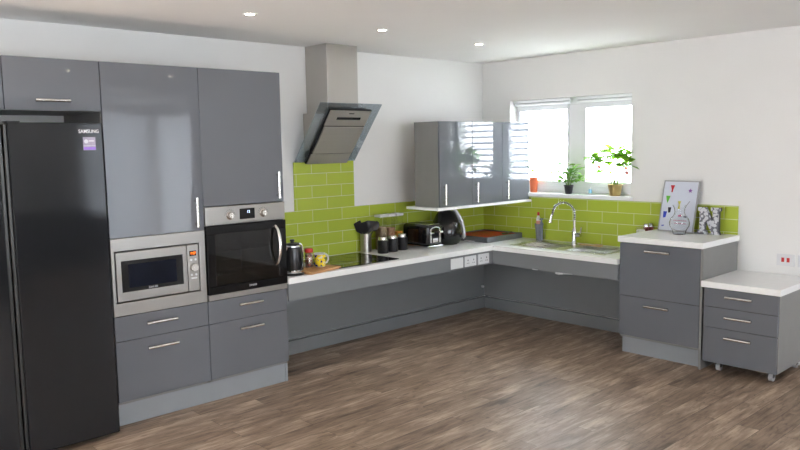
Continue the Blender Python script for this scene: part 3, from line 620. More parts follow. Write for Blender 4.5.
bw.face(P1); bmesh.ops.remove_doubles(bw.bm, verts=bw.bm.verts, dist=1e-4)
b_ = part('bowl', bw, 'steel_sink', t); sm = b_.modifiers.new('thick', 'SOLIDIFY'); sm.thickness = 0.0015
part('waste', MB().cyl(((bx0+bx1)/2, (by0+by1)/2, zb), ((bx0+bx1)/2, (by0+by1)/2, zb+0.004), 0.04).cyl(((bx0+bx1)/2, (by0+by1)/2, zb-0.02), ((bx0+bx1)/2, (by0+by1)/2, zb), 0.03), 'chrome', t, smooth=True)
part('drainer', MB().box(SX0+0.04, SX1-0.04, SY0+0.03, by0-0.10, z-0.006, z-0.003), 'steel_sink', t)
for k in range(8):
    x = SX0+0.075+k*0.041
    part('drainer_rib', MB().tube([(x, SY0+0.05, z-0.001), (x, by0-0.12, z-0.001)], 0.005, 8), 'steel_sink', t, smooth=True)
t = thing('kitchen_tap', 'tall chrome spring-neck mixer tap behind the sink', 'tap', (-0.125, -1.15, z+0.003))
tx, ty = -0.125, -1.15
part('body', MB().lathe([(0.030, 0.0), (0.030, 0.006), (0.022, 0.012), (0.020, 0.09), (0.024, 0.095), (0.024, 0.125), (0.018, 0.135), (0.013, 0.15), (0.013, 0.215), (0.010, 0.22)], (tx, ty, z+0.003)), 'chrome', t, smooth=True)
lv = part('lever', MB().cyl((tx, ty-0.02, z+0.09), (tx, ty-0.062, z+0.09), 0.019, n=20).cyl((tx, ty-0.055, z+0.095), (tx-0.01, ty-0.075, z+0.16), 0.006, 0.005, n=12), 'chrome', t, smooth=True)
arc = []; rad = 0.098; zc_ = z+0.27
for k in range(0, 25):
    an = PI*k/24; arc.append((tx-0.05*(1-math.cos(an))*0.5, ty+rad-rad*math.cos(an), zc_+rad*math.sin(an)))
neck = [(tx, ty, z+0.21), (tx, ty, z+0.25)] + arc + [(tx-0.052, ty+2*rad+0.006, zc_-0.02)]
part('inner_hose', MB().tube(neck, 0.0055, 8), 'black', t, smooth=True)
N = 640; sp = []; import bisect
cum = [0]; 
for a, b in zip(neck, neck[1:]): cum.append(cum[-1]+(Vector(b)-Vector(a)).length)
turns = 27
for k in range(N+1):
    s = cum[-1]*k/N; ii = min(max(bisect.bisect_right(cum, s)-1, 0), len(neck)-2); f = (s-cum[ii])/(cum[ii+1]-cum[ii])
    p = Vector(neck[ii]).lerp(Vector(neck[ii+1]), f); d = (Vector(neck[ii+1])-Vector(neck[ii])).normalized()
    side = Vector((1, 0, 0)); side = (side-d*side.dot(d)).normalized(); up_ = d.cross(side); an = 2*PI*turns*k/N
    sp.append(p+(side*math.cos(an)+up_*math.sin(an))*0.0125)
part('spring', MB().tube(sp, 0.0026, 5), 'chrome', t, smooth=True)
e = Vector(neck[-1])
part('spray_head', MB().cyl(e+Vector((0, 0, 0.01)), e+Vector((-0.004, 0.012, -0.05)), 0.013, 0.016, n=18).cyl(e+Vector((-0.004, 0.012, -0.05)), e+Vector((-0.005, 0.015, -0.062)), 0.019, 0.019, n=18), 'chrome', t, smooth=True)
single('scrubbing_brush', MB().box(-0.13, -0.115, -1.36, -1.20, z+0.003, z+0.015).box(-0.145, -0.10, -1.42, -1.35, z+0.003, z+0.022), mat('pale_wood_brush', (0.62, 0.45, 0.25), 0.5, noise=0.15), 'small pale wooden brush lying on the sink behind the tap', 'brush', bevel=0.003)
t = thing('sink_caddy', 'grey holder with a red-capped bottle against the splashback, left of the tap', 'caddy', (-0.075, -0.74, ZT))
part('holder', MB().lathe([(0.026, 0.0), (0.033, 0.10), (0.042, 0.155), (0.039, 0.155), (0.030, 0.10), (0.023, 0.006)], (-0.075, -0.735, ZT), 20, cap=False).face([(-0.075+0.03*math.cos(2*PI*i/20), -0.735+0.03*math.sin(2*PI*i/20), ZT+0.003) for i in range(20)]), mat('grey_caddy', (0.17, 0.18, 0.2), 0.45, noise=0.1), t, smooth=True)
t = thing('washing_up_bottle', 'clear bottle with a red cap standing in the grey caddy by the sink', 'bottle', (-0.073, -0.725, ZT+0.035))
part('bottle', MB().lathe([(0.018, 0), (0.020, 0.03), (0.020, 0.15), (0.016, 0.175), (0.009, 0.195)], (-0.073, -0.725, ZT+0.035), 18), mat('milky_plastic', (0.72, 0.70, 0.66), 0.3, noise=0.05), t, smooth=True)
part('bottle_label', MB().lathe([(0.0208, 0.10), (0.0208, 0.148)], (-0.073, -0.725, ZT+0.035), 18, cap=False), mat('salmon_label', (0.6, 0.25, 0.18), 0.4, noise=0.2, nscale=40), t, smooth=True)
part('cap', MB().lathe([(0.011, 0.195), (0.011, 0.222), (0.007, 0.226)], (-0.073, -0.725, ZT+0.035), 16), 'red', t, smooth=True)
single('cleaning_spray', MB().lathe([(0.014, 0.0), (0.014, 0.15), (0.008, 0.17), (0.008, 0.185)], (-0.080, -0.765, ZT+0.01), 14).box(-0.095, -0.065, -0.775, -0.755, ZT+0.19, ZT+0.205), mat('blue_grey_plastic', (0.16, 0.19, 0.24), 0.4, noise=0.1), 'blue-grey brush head leaning in the caddy beside the red-capped bottle', 'brush', smooth=True)

# ------------------------------------------------------------------ things on the hob-side worktop
def place_board():
    t = thing('chopping_board', 'wooden chopping board lying between the kettle and the hob', 'chopping board', (-2.46, -0.50, ZT), math.radians(13))
    part('board', MB().box(-0.165, 0.165, -0.115, 0.115, 0, 0.018), 'board', t, 0.003, local=True)
    part('side_lath', MB().box(0.150, 0.156, -0.1145, 0.1145, 0.0181, 0.0192), mat('board_dark_strip', (0.30, 0.12, 0.04), 0.5, noise=0.1), t, local=True)
place_board()
t = thing('kettle', 'black kettle with chrome base and handle beside the oven tower', 'kettle', (-2.665, -0.525, ZT), math.radians(14))
part('base_plate', MB().lathe([(0.078, 0), (0.080, 0.012), (0.074, 0.018)]), 'black', t, smooth=True, local=True)
part('chrome_ring', MB().lathe([(0.075, 0.018), (0.077, 0.022), (0.076, 0.036), (0.073, 0.038)]), 'chrome', t, smooth=True, local=True)
kb = part('body', MB().lathe([(0.073, 0.038), (0.077, 0.08), (0.074, 0.15), (0.066, 0.195), (0.060, 0.200)]), mat('kettle_black', (0.014, 0.014, 0.016), 0.22, noise=0.1, bump=0.4, bscale=70), t, smooth=True, local=True)
part('chrome_collar', MB().lathe([(0.0625, 0.192), (0.060, 0.207), (0.055, 0.210)]), 'chrome', t, smooth=True, local=True)
part('lid', MB().lathe([(0.054, 0.210), (0.046, 0.222), (0.012, 0.226), (0.012, 0.236), (0.018, 0.240), (0.016, 0.248), (0.004, 0.250)]), 'black', t, smooth=True, local=True)
part('spout', MB().hexa([(-0.050, -0.016, 0.165), (-0.050, 0.016, 0.165), (-0.060, 0.010, 0.165), (-0.060, -0.010, 0.165), (-0.050, -0.02, 0.207), (-0.050, 0.02, 0.207), (-0.083, 0.006, 0.205), (-0.083, -0.006, 0.205)]), 'chrome', t, local=True)
part('handle', MB().tube([(0.050, 0, 0.205), (0.076, 0, 0.208), (0.096, 0, 0.192), (0.103, 0, 0.160), (0.102, 0, 0.110), (0.094, 0, 0.076), (0.075, 0, 0.064)], [0.010, 0.011, 0.012, 0.012, 0.011, 0.010, 0.008], 12), 'chrome', t, smooth=True, local=True)

# red lidded spice tube on the board
zb_ = ZT+0.018
t = thing('pepper_mill', 'tall glass spice grinder with red lid on the chopping board', 'grinder', (-2.475, -0.455, zb_))
part('jar', MB().lathe([(0.029, 0), (0.030, 0.01), (0.030, 0.105), (0.026, 0.112)], (0, 0, 0), 20), 'clear', t, smooth=True, local=True)
sp_m = mat('mixed_spices', (0.35, 0.10, 0.06), 0.7); r_ = sp_m.node_tree
vn = r_.nodes.new('ShaderNodeTexVoronoi'); vn.inputs['Scale'].default_value = 90; cr = r_.nodes.new('ShaderNodeValToRGB')
cr.color_ramp.elements[0].color = (0.45, 0.05, 0.03, 1); cr.color_ramp.elements[1].color = (0.75, 0.65, 0.5, 1); x = cr.color_ramp.elements.new(0.5); x.color = (0.05, 0.03, 0.02, 1)
tcn = r_.nodes.new('ShaderNodeTexCoord'); r_.links.new(tcn.outputs['Object'], vn.inputs['Vector']); r_.links.new(vn.outputs['Color'], cr.inputs[0]); r_.links.new(cr.outputs[0], r_.nodes['Principled BSDF'].inputs['Base Color'])
part('peppercorns', MB().lathe([(0.026, 0.004), (0.027, 0.098), (0.022, 0.102)], (0, 0, 0), 18), sp_m, t, smooth=True, local=True)
part('lid', MB().lathe([(0.031, 0.112), (0.032, 0.118), (0.031, 0.136), (0.025, 0.140)], (0, 0, 0), 20), 'red', t, smooth=True, local=True)
# mug
t = thing('mug', 'yellow and white mug with printed picture on the chopping board', 'mug', (-2.396, -0.480, zb_), math.radians(-5)); t.scale = (1.0, 1.0, 1.06)
my = mat('yellow_glaze', (0.85, 0.66, 0.03), 0.2); nt = my.node_tree
n_ = nt.nodes.new('ShaderNodeTexNoise'); n_.inputs['Scale'].default_value = 28; cr = nt.nodes.new('ShaderNodeValToRGB'); cr.color_ramp.interpolation = 'CONSTANT'
e_ = cr.color_ramp.elements; e_[0].color = (0.03, 0.04, 0.25, 1); e_[1].color = (0.85, 0.66, 0.03, 1); e_[1].position = 0.43
x = e_.new(0.62); x.color = (0.75, 0.72, 0.65, 1)
tcn = nt.nodes.new('ShaderNodeTexCoord'); nt.links.new(tcn.outputs['Object'], n_.inputs['Vector']); nt.links.new(n_.outputs['Fac'], cr.inputs[0]); nt.links.new(cr.outputs[0], nt.nodes['Principled BSDF'].inputs['Base Color'])
part('cup', MB().lathe([(0.034, 0.0), (0.040, 0.004), (0.041, 0.088), (0.043, 0.094), (0.039, 0.094), (0.037, 0.088), (0.036, 0.008)], (0, 0, 0), 28, cap=False).face([(0.036*math.cos(2*PI*i/28), 0.036*math.sin(2*PI*i/28), 0.006) for i in range(28)]), 'white', t, smooth=True, local=True)
pw = MB()
for side in range(-7, 8):
    pass
pr = []
for k in range(25):
    an = math.radians(-195+k*7.6); pr.append((0.0418*math.cos(an), 0.0418*math.sin(an)))
for a, b in zip(pr, pr[1:]): pw.face([(a[0], a[1], 0.006), (b[0], b[1], 0.006), (b[0]*1.002, b[1]*1.002, 0.086), (a[0]*1.002, a[1]*1.002, 0.086)])
part('print', pw, my, t, smooth=True, local=True)
part('handle', MB().tube([(0.038, 0, 0.078), (0.058, 0, 0.080), (0.072, 0, 0.066), (0.074, 0, 0.044), (0.062, 0, 0.024), (0.038, 0, 0.020)], 0.0065, 10), 'white', t, smooth=True, local=True)
single('storage_jar', MB().lathe([(0.03, 0), (0.032, 0.01), (0.032, 0.13), (0.022, 0.15), (0.022, 0.165)], (-2.50, -0.20, ZT)), mat('dark_green_glass', (0.03, 0.10, 0.03), 0.2, noise=0.3, nscale=30), 'small dark green jar behind the spice grinder', 'jar', smooth=True)

# utensil holder
ux, uy = -1.600, -0.100
t = thing('utensil_holder', 'stainless steel utensil holder at the back right corner of the hob', 'utensil holder', (ux, uy+0.045, ZT))
hold = MB().lathe([(0.047, 0), (0.047, 0.155), (0.044, 0.155), (0.044, 0.004)], (ux, uy+0.03, ZT+0.0), 28, cap=False).face([(ux+0.044*math.cos(2*PI*i/28), uy+0.03+0.044*math.sin(2*PI*i/28), ZT+0.004) for i in range(28)])
part('cup', hold, 'steel_v', t, smooth=True)
ut = [('slotted_spatula', 'black slotted spatula leaning left in the steel holder', -0.046, 0.02, 0), ('ladle', 'black ladle standing at the back of the steel holder', -0.018, 0.015, 1),
      ('serving_spoon', 'black serving spoon upright in the middle of the steel holder', 0.004, -0.01, 2), ('fish_slice', 'black fish slice leaning right in the steel holder', 0.045, 0.0, 0), ('pasta_spoon', 'black pasta spoon leaning far right in the steel holder', 0.080, -0.02, 2),
      ('slotted_spatula', 'black slotted spatula between the ladle and the leftmost one', -0.035, -0.015, 0), ]
for k, (nm, lb, dx, dy, kind) in enumerate(ut):
    t = thing(nm, lb, 'utensil', (ux, uy+0.03, ZT+0.01))
    b0 = Vector((ux-dx*0.5+0.003*k, uy+0.03-dy*0.5, ZT+0.012)); b1 = Vector((ux+dx*0.75, uy+0.03+dy, ZT+0.170)); d = (b1-b0).normalized()
    part('handle', MB().cyl(b0, b1, 0.006, 0.005, 10), 'black', t, smooth=True)
    hd = MB(); L = 0.098; w = 0.034
    side = Vector((0.75, -0.66, 0)); side = (side-d*side.dot(d)).normalized(); nn = d.cross(side)
    RR = Matrix(((side.x, d.x, nn.x, b1.x), (side.y, d.y, nn.y, b1.y), (side.z, d.z, nn.z, b1.z), (0, 0, 0, 1)))
    if kind == 0:
        hd.prism([(-0.010, -0.01), (0.010, -0.01), (w, 0.02), (w, L), (-w*0.9, L*0.92), (-w, 0.02)], -0.002, 0.002, 'z', RR)
    elif kind == 1:
        prof = [(0.003, 0.0), (0.020, 0.006), (0.031, 0.02), (0.034, 0.035), (0.031, 0.035), (0.018, 0.010)]
        hd.lathe(prof, (0, 0, 0), 18, cap=False)
        for v in hd.bm.verts: v.co = RR @ (Matrix.Rotation(PI/2, 3, 'X') @ v.co + Vector((0, 0.035, 0.02)))
    else:
        hd.sphere((0, 0, 0), 0.032, 14)
        for v in hd.bm.verts: v.co = RR @ Vector((v.co.x, v.co.y*1.5+0.05, v.co.z*0.25))
    part('head', hd, 'black', t, smooth=(kind != 0), bevel=0.001 if kind == 0 else 0)

# three tall glass storage jars with white lids
ric = [((0.14, 0.08, 0.04), (0.36, 0.25, 0.14), 'tall glass jar of dried seeds with white lid, leftmost of three'), ((0.20, 0.08, 0.04), (0.50, 0.30, 0.18), 'tall glass jar of brown nuts with white lid, middle of three'), ((0.55, 0.14, 0.01), (0.70, 0.32, 0.03), 'tall glass jar of orange lentils with white lid, rightmost of three')]
def speck(name, c1, c2):
    m = mat(name, c1, 0.7); nt = m.node_tree; v = nt.nodes.new('ShaderNodeTexVoronoi'); v.inputs['Scale'].default_value = 70; c = nt.nodes.new('ShaderNodeTexCoord'); r = nt.nodes.new('ShaderNodeValToRGB')
    r.color_ramp.elements[0].color = (*c1, 1); r.color_ramp.elements[1].color = (*c2, 1); nt.links.new(c.outputs['Object'], v.inputs['Vector']); nt.links.new(v.outputs['Color'], r.inputs[0]); nt.links.new(r.outputs[0], nt.nodes['Principled BSDF'].inputs['Base Color']); return m
for k, (c1, c2, lb) in enumerate(ric):
    cx, cy = -1.440+k*0.094, -0.085
    t = thing('storage_jar', lb, 'jar', (cx, cy, ZT), group='tall glass jars with white lids')
    b = 0.040
    part('glass_body', MB().box(-b, b, -b, b, 0, 0.285), 'clear', t, 0.008, local=True)
    part('contents', MB().box(-b+0.004, b-0.004, -b+0.004, b-0.004, 0.004, (0.200, 0.190, 0.145)[k]), speck('jar_contents', c1, c2), t, 0.006, local=True)
    part('lid', MB().box(-b-0.002, b+0.002, -b-0.002, b+0.002, 0.285, 0.305), 'white', t, 0.004, local=True)
# three black canisters with steel lids
can0 = None
for k, (cx, cy, lb) in enumerate(((-1.556, -0.235, 'black canister with steel lid, leftmost of three nearest the hob'), (-1.432, -0.220, 'black canister with steel lid, middle of the three'), (-1.308, -0.205, 'black canister with steel lid, rightmost of three beside the toaster'))):
    if can0 is None:
        t = thing('canister', lb, 'canister', (cx, cy, ZT), group='black canisters with steel lids'); can0 = t
        part('body', MB().lathe([(0.044, 0), (0.046, 0.004), (0.046, 0.108), (0.042, 0.112)], (0, 0, 0), 26), 'black', t, smooth=True, local=True)
        part('lid', MB().lathe([(0.039, 0.112), (0.039, 0.132), (0.036, 0.138), (0.002, 0.139)], (0, 0, 0), 26), 'handle', t, smooth=True, local=True)
        part('name_plate', MB().lathe([(0.0462, 0.04), (0.0462, 0.042)], (0, 0, 0), 26, cap=False), 'gap', t, local=True)
    else:
        c = copy_tree(can0); c.location = (cx, cy, ZT); c['label'] = lb

# toaster: control end faces -y
t = thing('toaster', 'black two-slot toaster with chrome trim, beside the canisters', 'toaster', (-1.062, -0.205, ZT)); t.scale = (1.06, 1.06, 1.10)
tw, tl = 0.088, 0.150
part('body', MB().box(-tw, tw, -tl, tl, 0.022, 0.185), 'blackgloss', t, 0.022, True, local=True, seg=4)
part('base_trim', MB().box(-tw-0.001, tw+0.001, -tl-0.001, tl+0.001, 0.006, 0.022).box(-tw+0.02, tw-0.02, -tl+0.02, tl-0.02, 0.0, 0.006), 'chrome', t, 0.003, local=True)
part('top_plate', MB().box(-tw+0.018, tw-0.018, -tl+0.018, tl-0.018, 0.185, 0.190), 'chrome', t, 0.002, local=True)
part('slot', MB().box(-0.045, -0.018, -tl+0.04, tl-0.04, 0.1895, 0.1908), 'gap', t, local=True)
part('slot', MB().box(0.018, 0.045, -tl+0.04, tl-0.04, 0.1895, 0.1908), 'gap', t, local=True)
for s in (-1, 1):
    part('lever_track', MB().box(s*0.052-0.009, s*0.052+0.009, -tl-0.004, -tl, 0.045, 0.155), 'chrome', t, 0.002, local=True)
    part('lever', MB().box(s*0.052-0.018, s*0.052+0.018, -tl-0.026, -tl-0.004, 0.120, 0.134), 'chrome', t, 0.004, local=True)
part('badge', MB().box(-0.030, 0.030, -tl-0.003, -tl, 0.048, 0.078), 'chrome', t, 0.002, local=True)
part('arch_trim', MB().tube([(-0.055, -tl-0.002, 0.150), (-0.035, -tl-0.004, 0.163), (0, -tl-0.005, 0.168), (0.035, -tl-0.004, 0.163), (0.055, -tl-0.002, 0.150)], 0.004, 8), 'chrome', t, smooth=True, local=True)

# black rounded air fryer
t = thing('air_fryer', 'large rounded black air fryer with chrome and white handle strip under the cupboards', 'air fryer', (-0.785, -0.235, ZT))
part('body', MB().lathe([(0.085, 0.0), (0.115, 0.010), (0.138, 0.045), (0.144, 0.095), (0.138, 0.155), (0.118, 0.215), (0.095, 0.262), (0.070, 0.295), (0.035, 0.308), (0.004, 0.311)], (0, 0, 0), 36), mat('air_fryer_black', (0.008, 0.008, 0.009), 0.14, coat=0.3, noise=0.1), t, smooth=True, local=True)
hs_ = [(0.146+0.002, 0, 0.045), (0.160, 0, 0.06), (0.158, 0, 0.12), (0.142, 0, 0.20), (0.115, 0, 0.255), (0.085, 0, 0.300), (0.060, 0, 0.312)]
an = math.radians(-38)
hs_ = [(p[0]*math.cos(an), p[0]*math.sin(an), p[2]) for p in hs_]
part('handle', MB().tube(hs_, [0.012, 0.016, 0.017, 0.016, 0.016, 0.015, 0.010], 12), mat('pale_silver_plastic', (0.62, 0.63, 0.65), 0.25, metal=0.3, noise=0.02), t, smooth=True, local=True)
part('foot', MB().lathe([(0.10, 0.0), (0.10, -0.0001)], (0, 0, 0.0001), 30), 'rubber', t, local=True)
part('vent_ring', MB().tube([(0.05*math.cos(2*PI*i/24)-0.098, 0.05*math.sin(2*PI*i/24)*0.7-0.095, 0.13+0.04*math.sin(2*PI*i/24)) for i in range(24)], 0.002, 6, True), 'black', t, local=True)
single('white_saucer', MB().lathe([(0.03, 0), (0.05, 0.006), (0.055, 0.010), (0.05, 0.008)], (-0.545, -0.305, ZT)), 'white', 'small white dish beside the air fryer', 'dish', smooth=True)

# grey tray with red lining and a green handled peeler in it
t = thing('tray', 'grey serving tray with red inside in the worktop corner', 'tray', (-0.272, -0.262, ZT), math.radians(0))
tg = mat('tray_grey', (0.14, 0.145, 0.155), 0.45, noise=0.1)
part('rim', MB().box(-0.255, 0.255, -0.235, -0.223, 0, 0.050).box(-0.255, 0.255, 0.223, 0.235, 0, 0.050).box(-0.255, -0.243, -0.223, 0.223, 0, 0.050).box(0.243, 0.255, -0.223, 0.223, 0, 0.050).box(-0.243, 0.243, -0.223, 0.223, 0, 0.006), tg, t, 0.002, local=True)
part('lining', MB().box(-0.241, 0.241, -0.221, 0.221, 0.0062, 0.040), mat('red_lining', (0.64, 0.04, 0.03), 0.5, noise=0.12, nscale=12), t, local=True)
single('spoon_rest', MB().lathe([(0.002, 0.0), (0.03, 0.004), (0.036, 0.012), (0.034, 0.013), (0.028, 0.007)], (0, 0, 0), 18, 1.4, 0.7, cap=False).tube([(0.04, 0, 0.010), (0.10, 0.01, 0.012)], 0.006, 8), mat('dark_olive', (0.10, 0.10, 0.03), 0.4, noise=0.2, nscale=30), 'small olive green spoon lying in the red tray', 'spoon', smooth=True).location = (-0.16, -0.41, ZT+0.0405)

# ------------------------------------------------------------------ plants
def leafm(name, a, b):
    m = mat(name, a, 0.45); nt = m.node_tree; bs = nt.nodes['Principled BSDF']
    r = nt.nodes.new('ShaderNodeValToRGB'); n = nt.nodes.new('ShaderNodeTexNoise'); n.inputs['Scale'].default_value = 22; c = nt.nodes.new('ShaderNodeTexCoord')
    r.color_ramp.elements[0].color = (*a, 1); r.color_ramp.elements[1].color = (*b, 1); r.color_ramp.elements[0].position = .35; r.color_ramp.elements[1].position = .65
    nt.links.new(c.outputs['Object'], n.inputs['Vector']); nt.links.new(n.outputs['Fac'], r.inputs[0]); nt.links.new(r.outputs[0], bs.inputs['Base Color'])
    tl = nt.nodes.new('ShaderNodeBsdfTranslucent'); nt.links.new(r.outputs[0], tl.inputs[0]); mx = nt.nodes.new('ShaderNodeMixShader'); mx.inputs[0].default_value = 0.42
    nt.links.new(bs.outputs[0], mx.inputs[1]); nt.links.new(tl.outputs[0], mx.inputs[2]); nt.links.new(mx.outputs[0], nt.nodes['Material Output'].inputs[0]); return m
def leaf(mb, base, d, up_, L, W):
    d = d.normalized(); s = d.cross(up_)
    if s.length < 1e-3: s = Vector((1, 0, 0))
    s.normalize(); n = s.cross(d)
    rows = [(0, 0.0, 0), (0.18, 0.32, 0.02), (0.42, 0.5, 0.03), (0.7, 0.36, -0.02), (1.0, 0.0, -0.12)]
    mid = [mb.bm.verts.new(base+d*L*u+n*L*z) for u, w, z in rows]
    lf = [mb.bm.verts.new(base+d*L*u+s*W*w+n*(L*z+W*0.12)) for u, w, z in rows[1:4]]
    rg = [mb.bm.verts.new(base+d*L*u-s*W*w+n*(L*z+W*0.12)) for u, w, z in rows[1:4]]
    F = mb.bm.faces.new
    for X in (lf, rg):
        F([mid[0], mid[1], X[0]]); F([mid[1], mid[2], X[1], X[0]]); F([mid[2], mid[3], X[2], X[1]]); F([mid[3], mid[4], X[2]])
def plant(name, label, loc, pot_prof, potm, stems, lm, L, W, seed, soil_z, soil_r, flowers=None):
    rnd = random.Random(seed); t = thing(name, label, 'plant', loc)
    p = part('pot', MB().lathe(pot_prof, (0, 0, 0), 28, cap=False).face([(pot_prof[0][0]*math.cos(2*PI*i/28), pot_prof[0][0]*math.sin(2*PI*i/28), 0.001) for i in range(28)]), potm, t, smooth=True, local=True)
    part('soil', MB().cyl((0, 0, soil_z-0.01), (0, 0, soil_z), soil_r, n=24), mat('soil', (0.05, 0.03, 0.02), 0.9, noise=0.3, nscale=60), t, local=True)
    st = MB(); lv = MB()
    for (ex, ey, ez, nl, spread) in stems:
        end = Vector((ex, ey, ez)); b = Vector((ex*0.1, ey*0.1, soil_z-0.005)); midp = b.lerp(end, 0.5)+Vector((-ex*0.15, -ey*0.15, 0.02))
        pts = [b, b.lerp(midp, 0.5)+Vector((0, 0, 0.01)), midp, midp.lerp(end, 0.5)+Vector((0, 0, 0.004)), end]
        st.tube(pts, [0.004, 0.0035, 0.003, 0.0024, 0.0015], 6)
        for i in range(nl):
            f = (0.45 if nl < 10 or L < 0.08 else 0.70); f = f+(1-f)*rnd.random(); q = midp.lerp(end, max(0, (f-0.5)*2)) if f > 0.5 else b.lerp(midp, f*2)
            an = rnd.random()*2*PI; dd = Vector((math.cos(an), math.sin(an), rnd.uniform(-0.45, 0.6)))
            q = q+dd.normalized()*spread*rnd.random(); sc = rnd.uniform(0.7, 1.15)
            leaf(lv, q, dd, Vector((0, 0, 1)), L*sc, W*sc)
    part('stems', st, mat('stem_green', (0.12, 0.22, 0.04), 0.6, noise=0.1), t, smooth=True, local=True)
    for v in lv.bm.verts:
        if v.co.x > 0.04: v.co.x = 0.04+(v.co.x-0.04)*0.08
        lo, hi = W0+0.02-loc[1], W1-0.02-loc[1]
        if v.co.x+loc[0] > -0.03:
            if v.co.y < lo: v.co.y = lo+(v.co.y-lo)*0.1
            if v.co.y > hi: v.co.y = hi+(v.co.y-hi)*0.1
        if v.co.x < -0.04 and v.co.z < 0.03: v.co.z = 0.03
    f = part('foliage', lv, lm, t, smooth=False, local=True)
    if flowers:
        for (x, y, zz, r) in flowers: part('flower', MB().sphere((x, y, zz), r, 10).sphere((x+r*.8, y, zz-r*.5), r*.7, 8).sphere((x-r*.7, y, zz+r*.4), r*.7, 8), mat('pink_petals', (0.75, 0.28, 0.22), 0.5, noise=0.2, nscale=60), t, smooth=True, local=True)
    return t
g1 = leafm('bright_leaf', (0.10, 0.31, 0.015), (0.32, 0.56, 0.04)); g2 = leafm('mid_leaf', (0.09, 0.25, 0.03), (0.28, 0.50, 0.08)); 
SZ = 1.165
plant('potted_plant', 'leafy flowering plant in the gold pot at the right end of the sill', (0.024, -1.452, SZ), [(0.040, 0), (0.046, 0.004), (0.062, 0.098), (0.058, 0.098), (0.044, 0.01)],
      mat('gold_pot', (0.42, 0.31, 0.12), 0.35, metal=0.55, noise=0.06, nscale=20),
      [(0.0, 0.02, 0.40, 15, 0.06), (-0.03, 0.20, 0.33, 14, 0.05), (-0.01, -0.13, 0.35, 15, 0.05), (-0.02, 0.11, 0.38, 15, 0.06), (-0.04, -0.05, 0.38, 14, 0.06), (-0.02, -0.16, 0.27, 12, 0.045), (-0.05, 0.02, 0.20, 2, 0.0), (-0.01, 0.22, 0.27, 5, 0.03)], g1, 0.105, 0.095, 5, 0.088, 0.056,
      [(-0.02, 0.145, 0.245, 0.014), (-0.03, -0.125, 0.20, 0.017), (-0.03, -0.12, 0.235, 0.014), (-0.03, 0.03, 0.20, 0.010)])
plant('potted_plant', 'bushy green plant in the small black pot in the middle of the sill', (0.024, -0.985, SZ), [(0.028, 0), (0.030, 0.004), (0.040, 0.070), (0.043, 0.071), (0.043, 0.080), (0.038, 0.080), (0.030, 0.01)],
      'black', [(-0.02, 0.0, 0.23, 13, 0.05), (-0.03, 0.12, 0.22, 12, 0.05), (-0.02, -0.13, 0.14, 14, 0.045), (0.0, 0.06, 0.28, 10, 0.05), (-0.02, -0.06, 0.24, 13, 0.05), (-0.01, -0.13, 0.24, 8, 0.04), (-0.01, 0.17, 0.28, 4, 0.02), (-0.02, 0.10, 0.14, 10, 0.04), (-0.05, -0.03, 0.13, 12, 0.04)], g2, 0.062, 0.056, 11, 0.07, 0.036,
      [(-0.02, 0.01, 0.235, 0.008)])
plant('potted_plant', 'thin plant in the orange pot on the sill, half behind the wall cupboard', (0.045, -0.585, SZ), [(0.030, 0), (0.032, 0.004), (0.040, 0.125), (0.042, 0.128), (0.042, 0.140), (0.037, 0.140), (0.030, 0.01)],
      mat('orange_pot', (0.70, 0.17, 0.07), 0.45, noise=0.05), [(0.0, -0.085, 0.36, 8, 0.02), (-0.01, -0.06, 0.30, 7, 0.02), (0.0, 0.03, 0.27, 4, 0.02), (0.0, -0.05, 0.24, 4, 0.02)], g1, 0.055, 0.038, 3, 0.13, 0.036)
t = thing('glass_bottle', 'small clear bottle with blue label on the sill between the two larger plants', 'bottle', (0.045, -1.195, SZ))
part('bottle', MB().lathe([(0.014, 0), (0.015, 0.004), (0.015, 0.055), (0.008, 0.068), (0.008, 0.08)], (0, 0, 0), 18), 'clear', t, smooth=True, local=True)
part('bottle_label', MB().lathe([(0.0154, 0.012), (0.0154, 0.045)], (0, 0, 0), 18, cap=False), mat('blue_label', (0.25, 0.5, 0.75), 0.4, noise=0.1), t, smooth=True, local=True)

# ------------------------------------------------------------------ things on the raised white top
ZR = 0.911
# framed white picture with small coloured cut-outs, leaning on the wall
t = thing('pin_board', 'white board dotted with small coloured shapes leaning on the wall behind the glass vase', 'board', (-0.12, -2.065, ZR))
lean = math.radians(13)
Wd, Hd = 0.300, 0.405
# local frame: X along -y (viewer's right), Z up the board; tilted backwards; slight roll
bc = Vector((-0.130, -2.070, ZR+0.004))
RB = Matrix.Translation(bc) @ Matrix.Rotation(math.radians(-4), 4, 'Z') @ Matrix.Rotation(-PI/2, 4, 'Z') @ Matrix.Rotation(-lean, 4, 'X')
fr_ = MB().box(-Wd/2, Wd/2, 0, 0.014, 0, 0.008, RB).box(-Wd/2, Wd/2, 0, 0.014, Hd-0.008, Hd, RB).box(-Wd/2, -Wd/2+0.008, 0, 0.014, 0.008, Hd-0.008, RB).box(Wd/2-0.008, Wd/2, 0, 0.014, 0.008, Hd-0.008, RB)
part('frame', fr_, mat('board_frame_grey', (0.35, 0.35, 0.36), 0.4, noise=0.1), t, 0.001)
face_ = part('face', MB().box(-Wd/2+0.008, Wd/2-0.008, 0.003, 0.012, 0.008, Hd-0.008, RB), mat('board_white', (0.66, 0.69, 0.78), 0.15, noise=0.02), t)
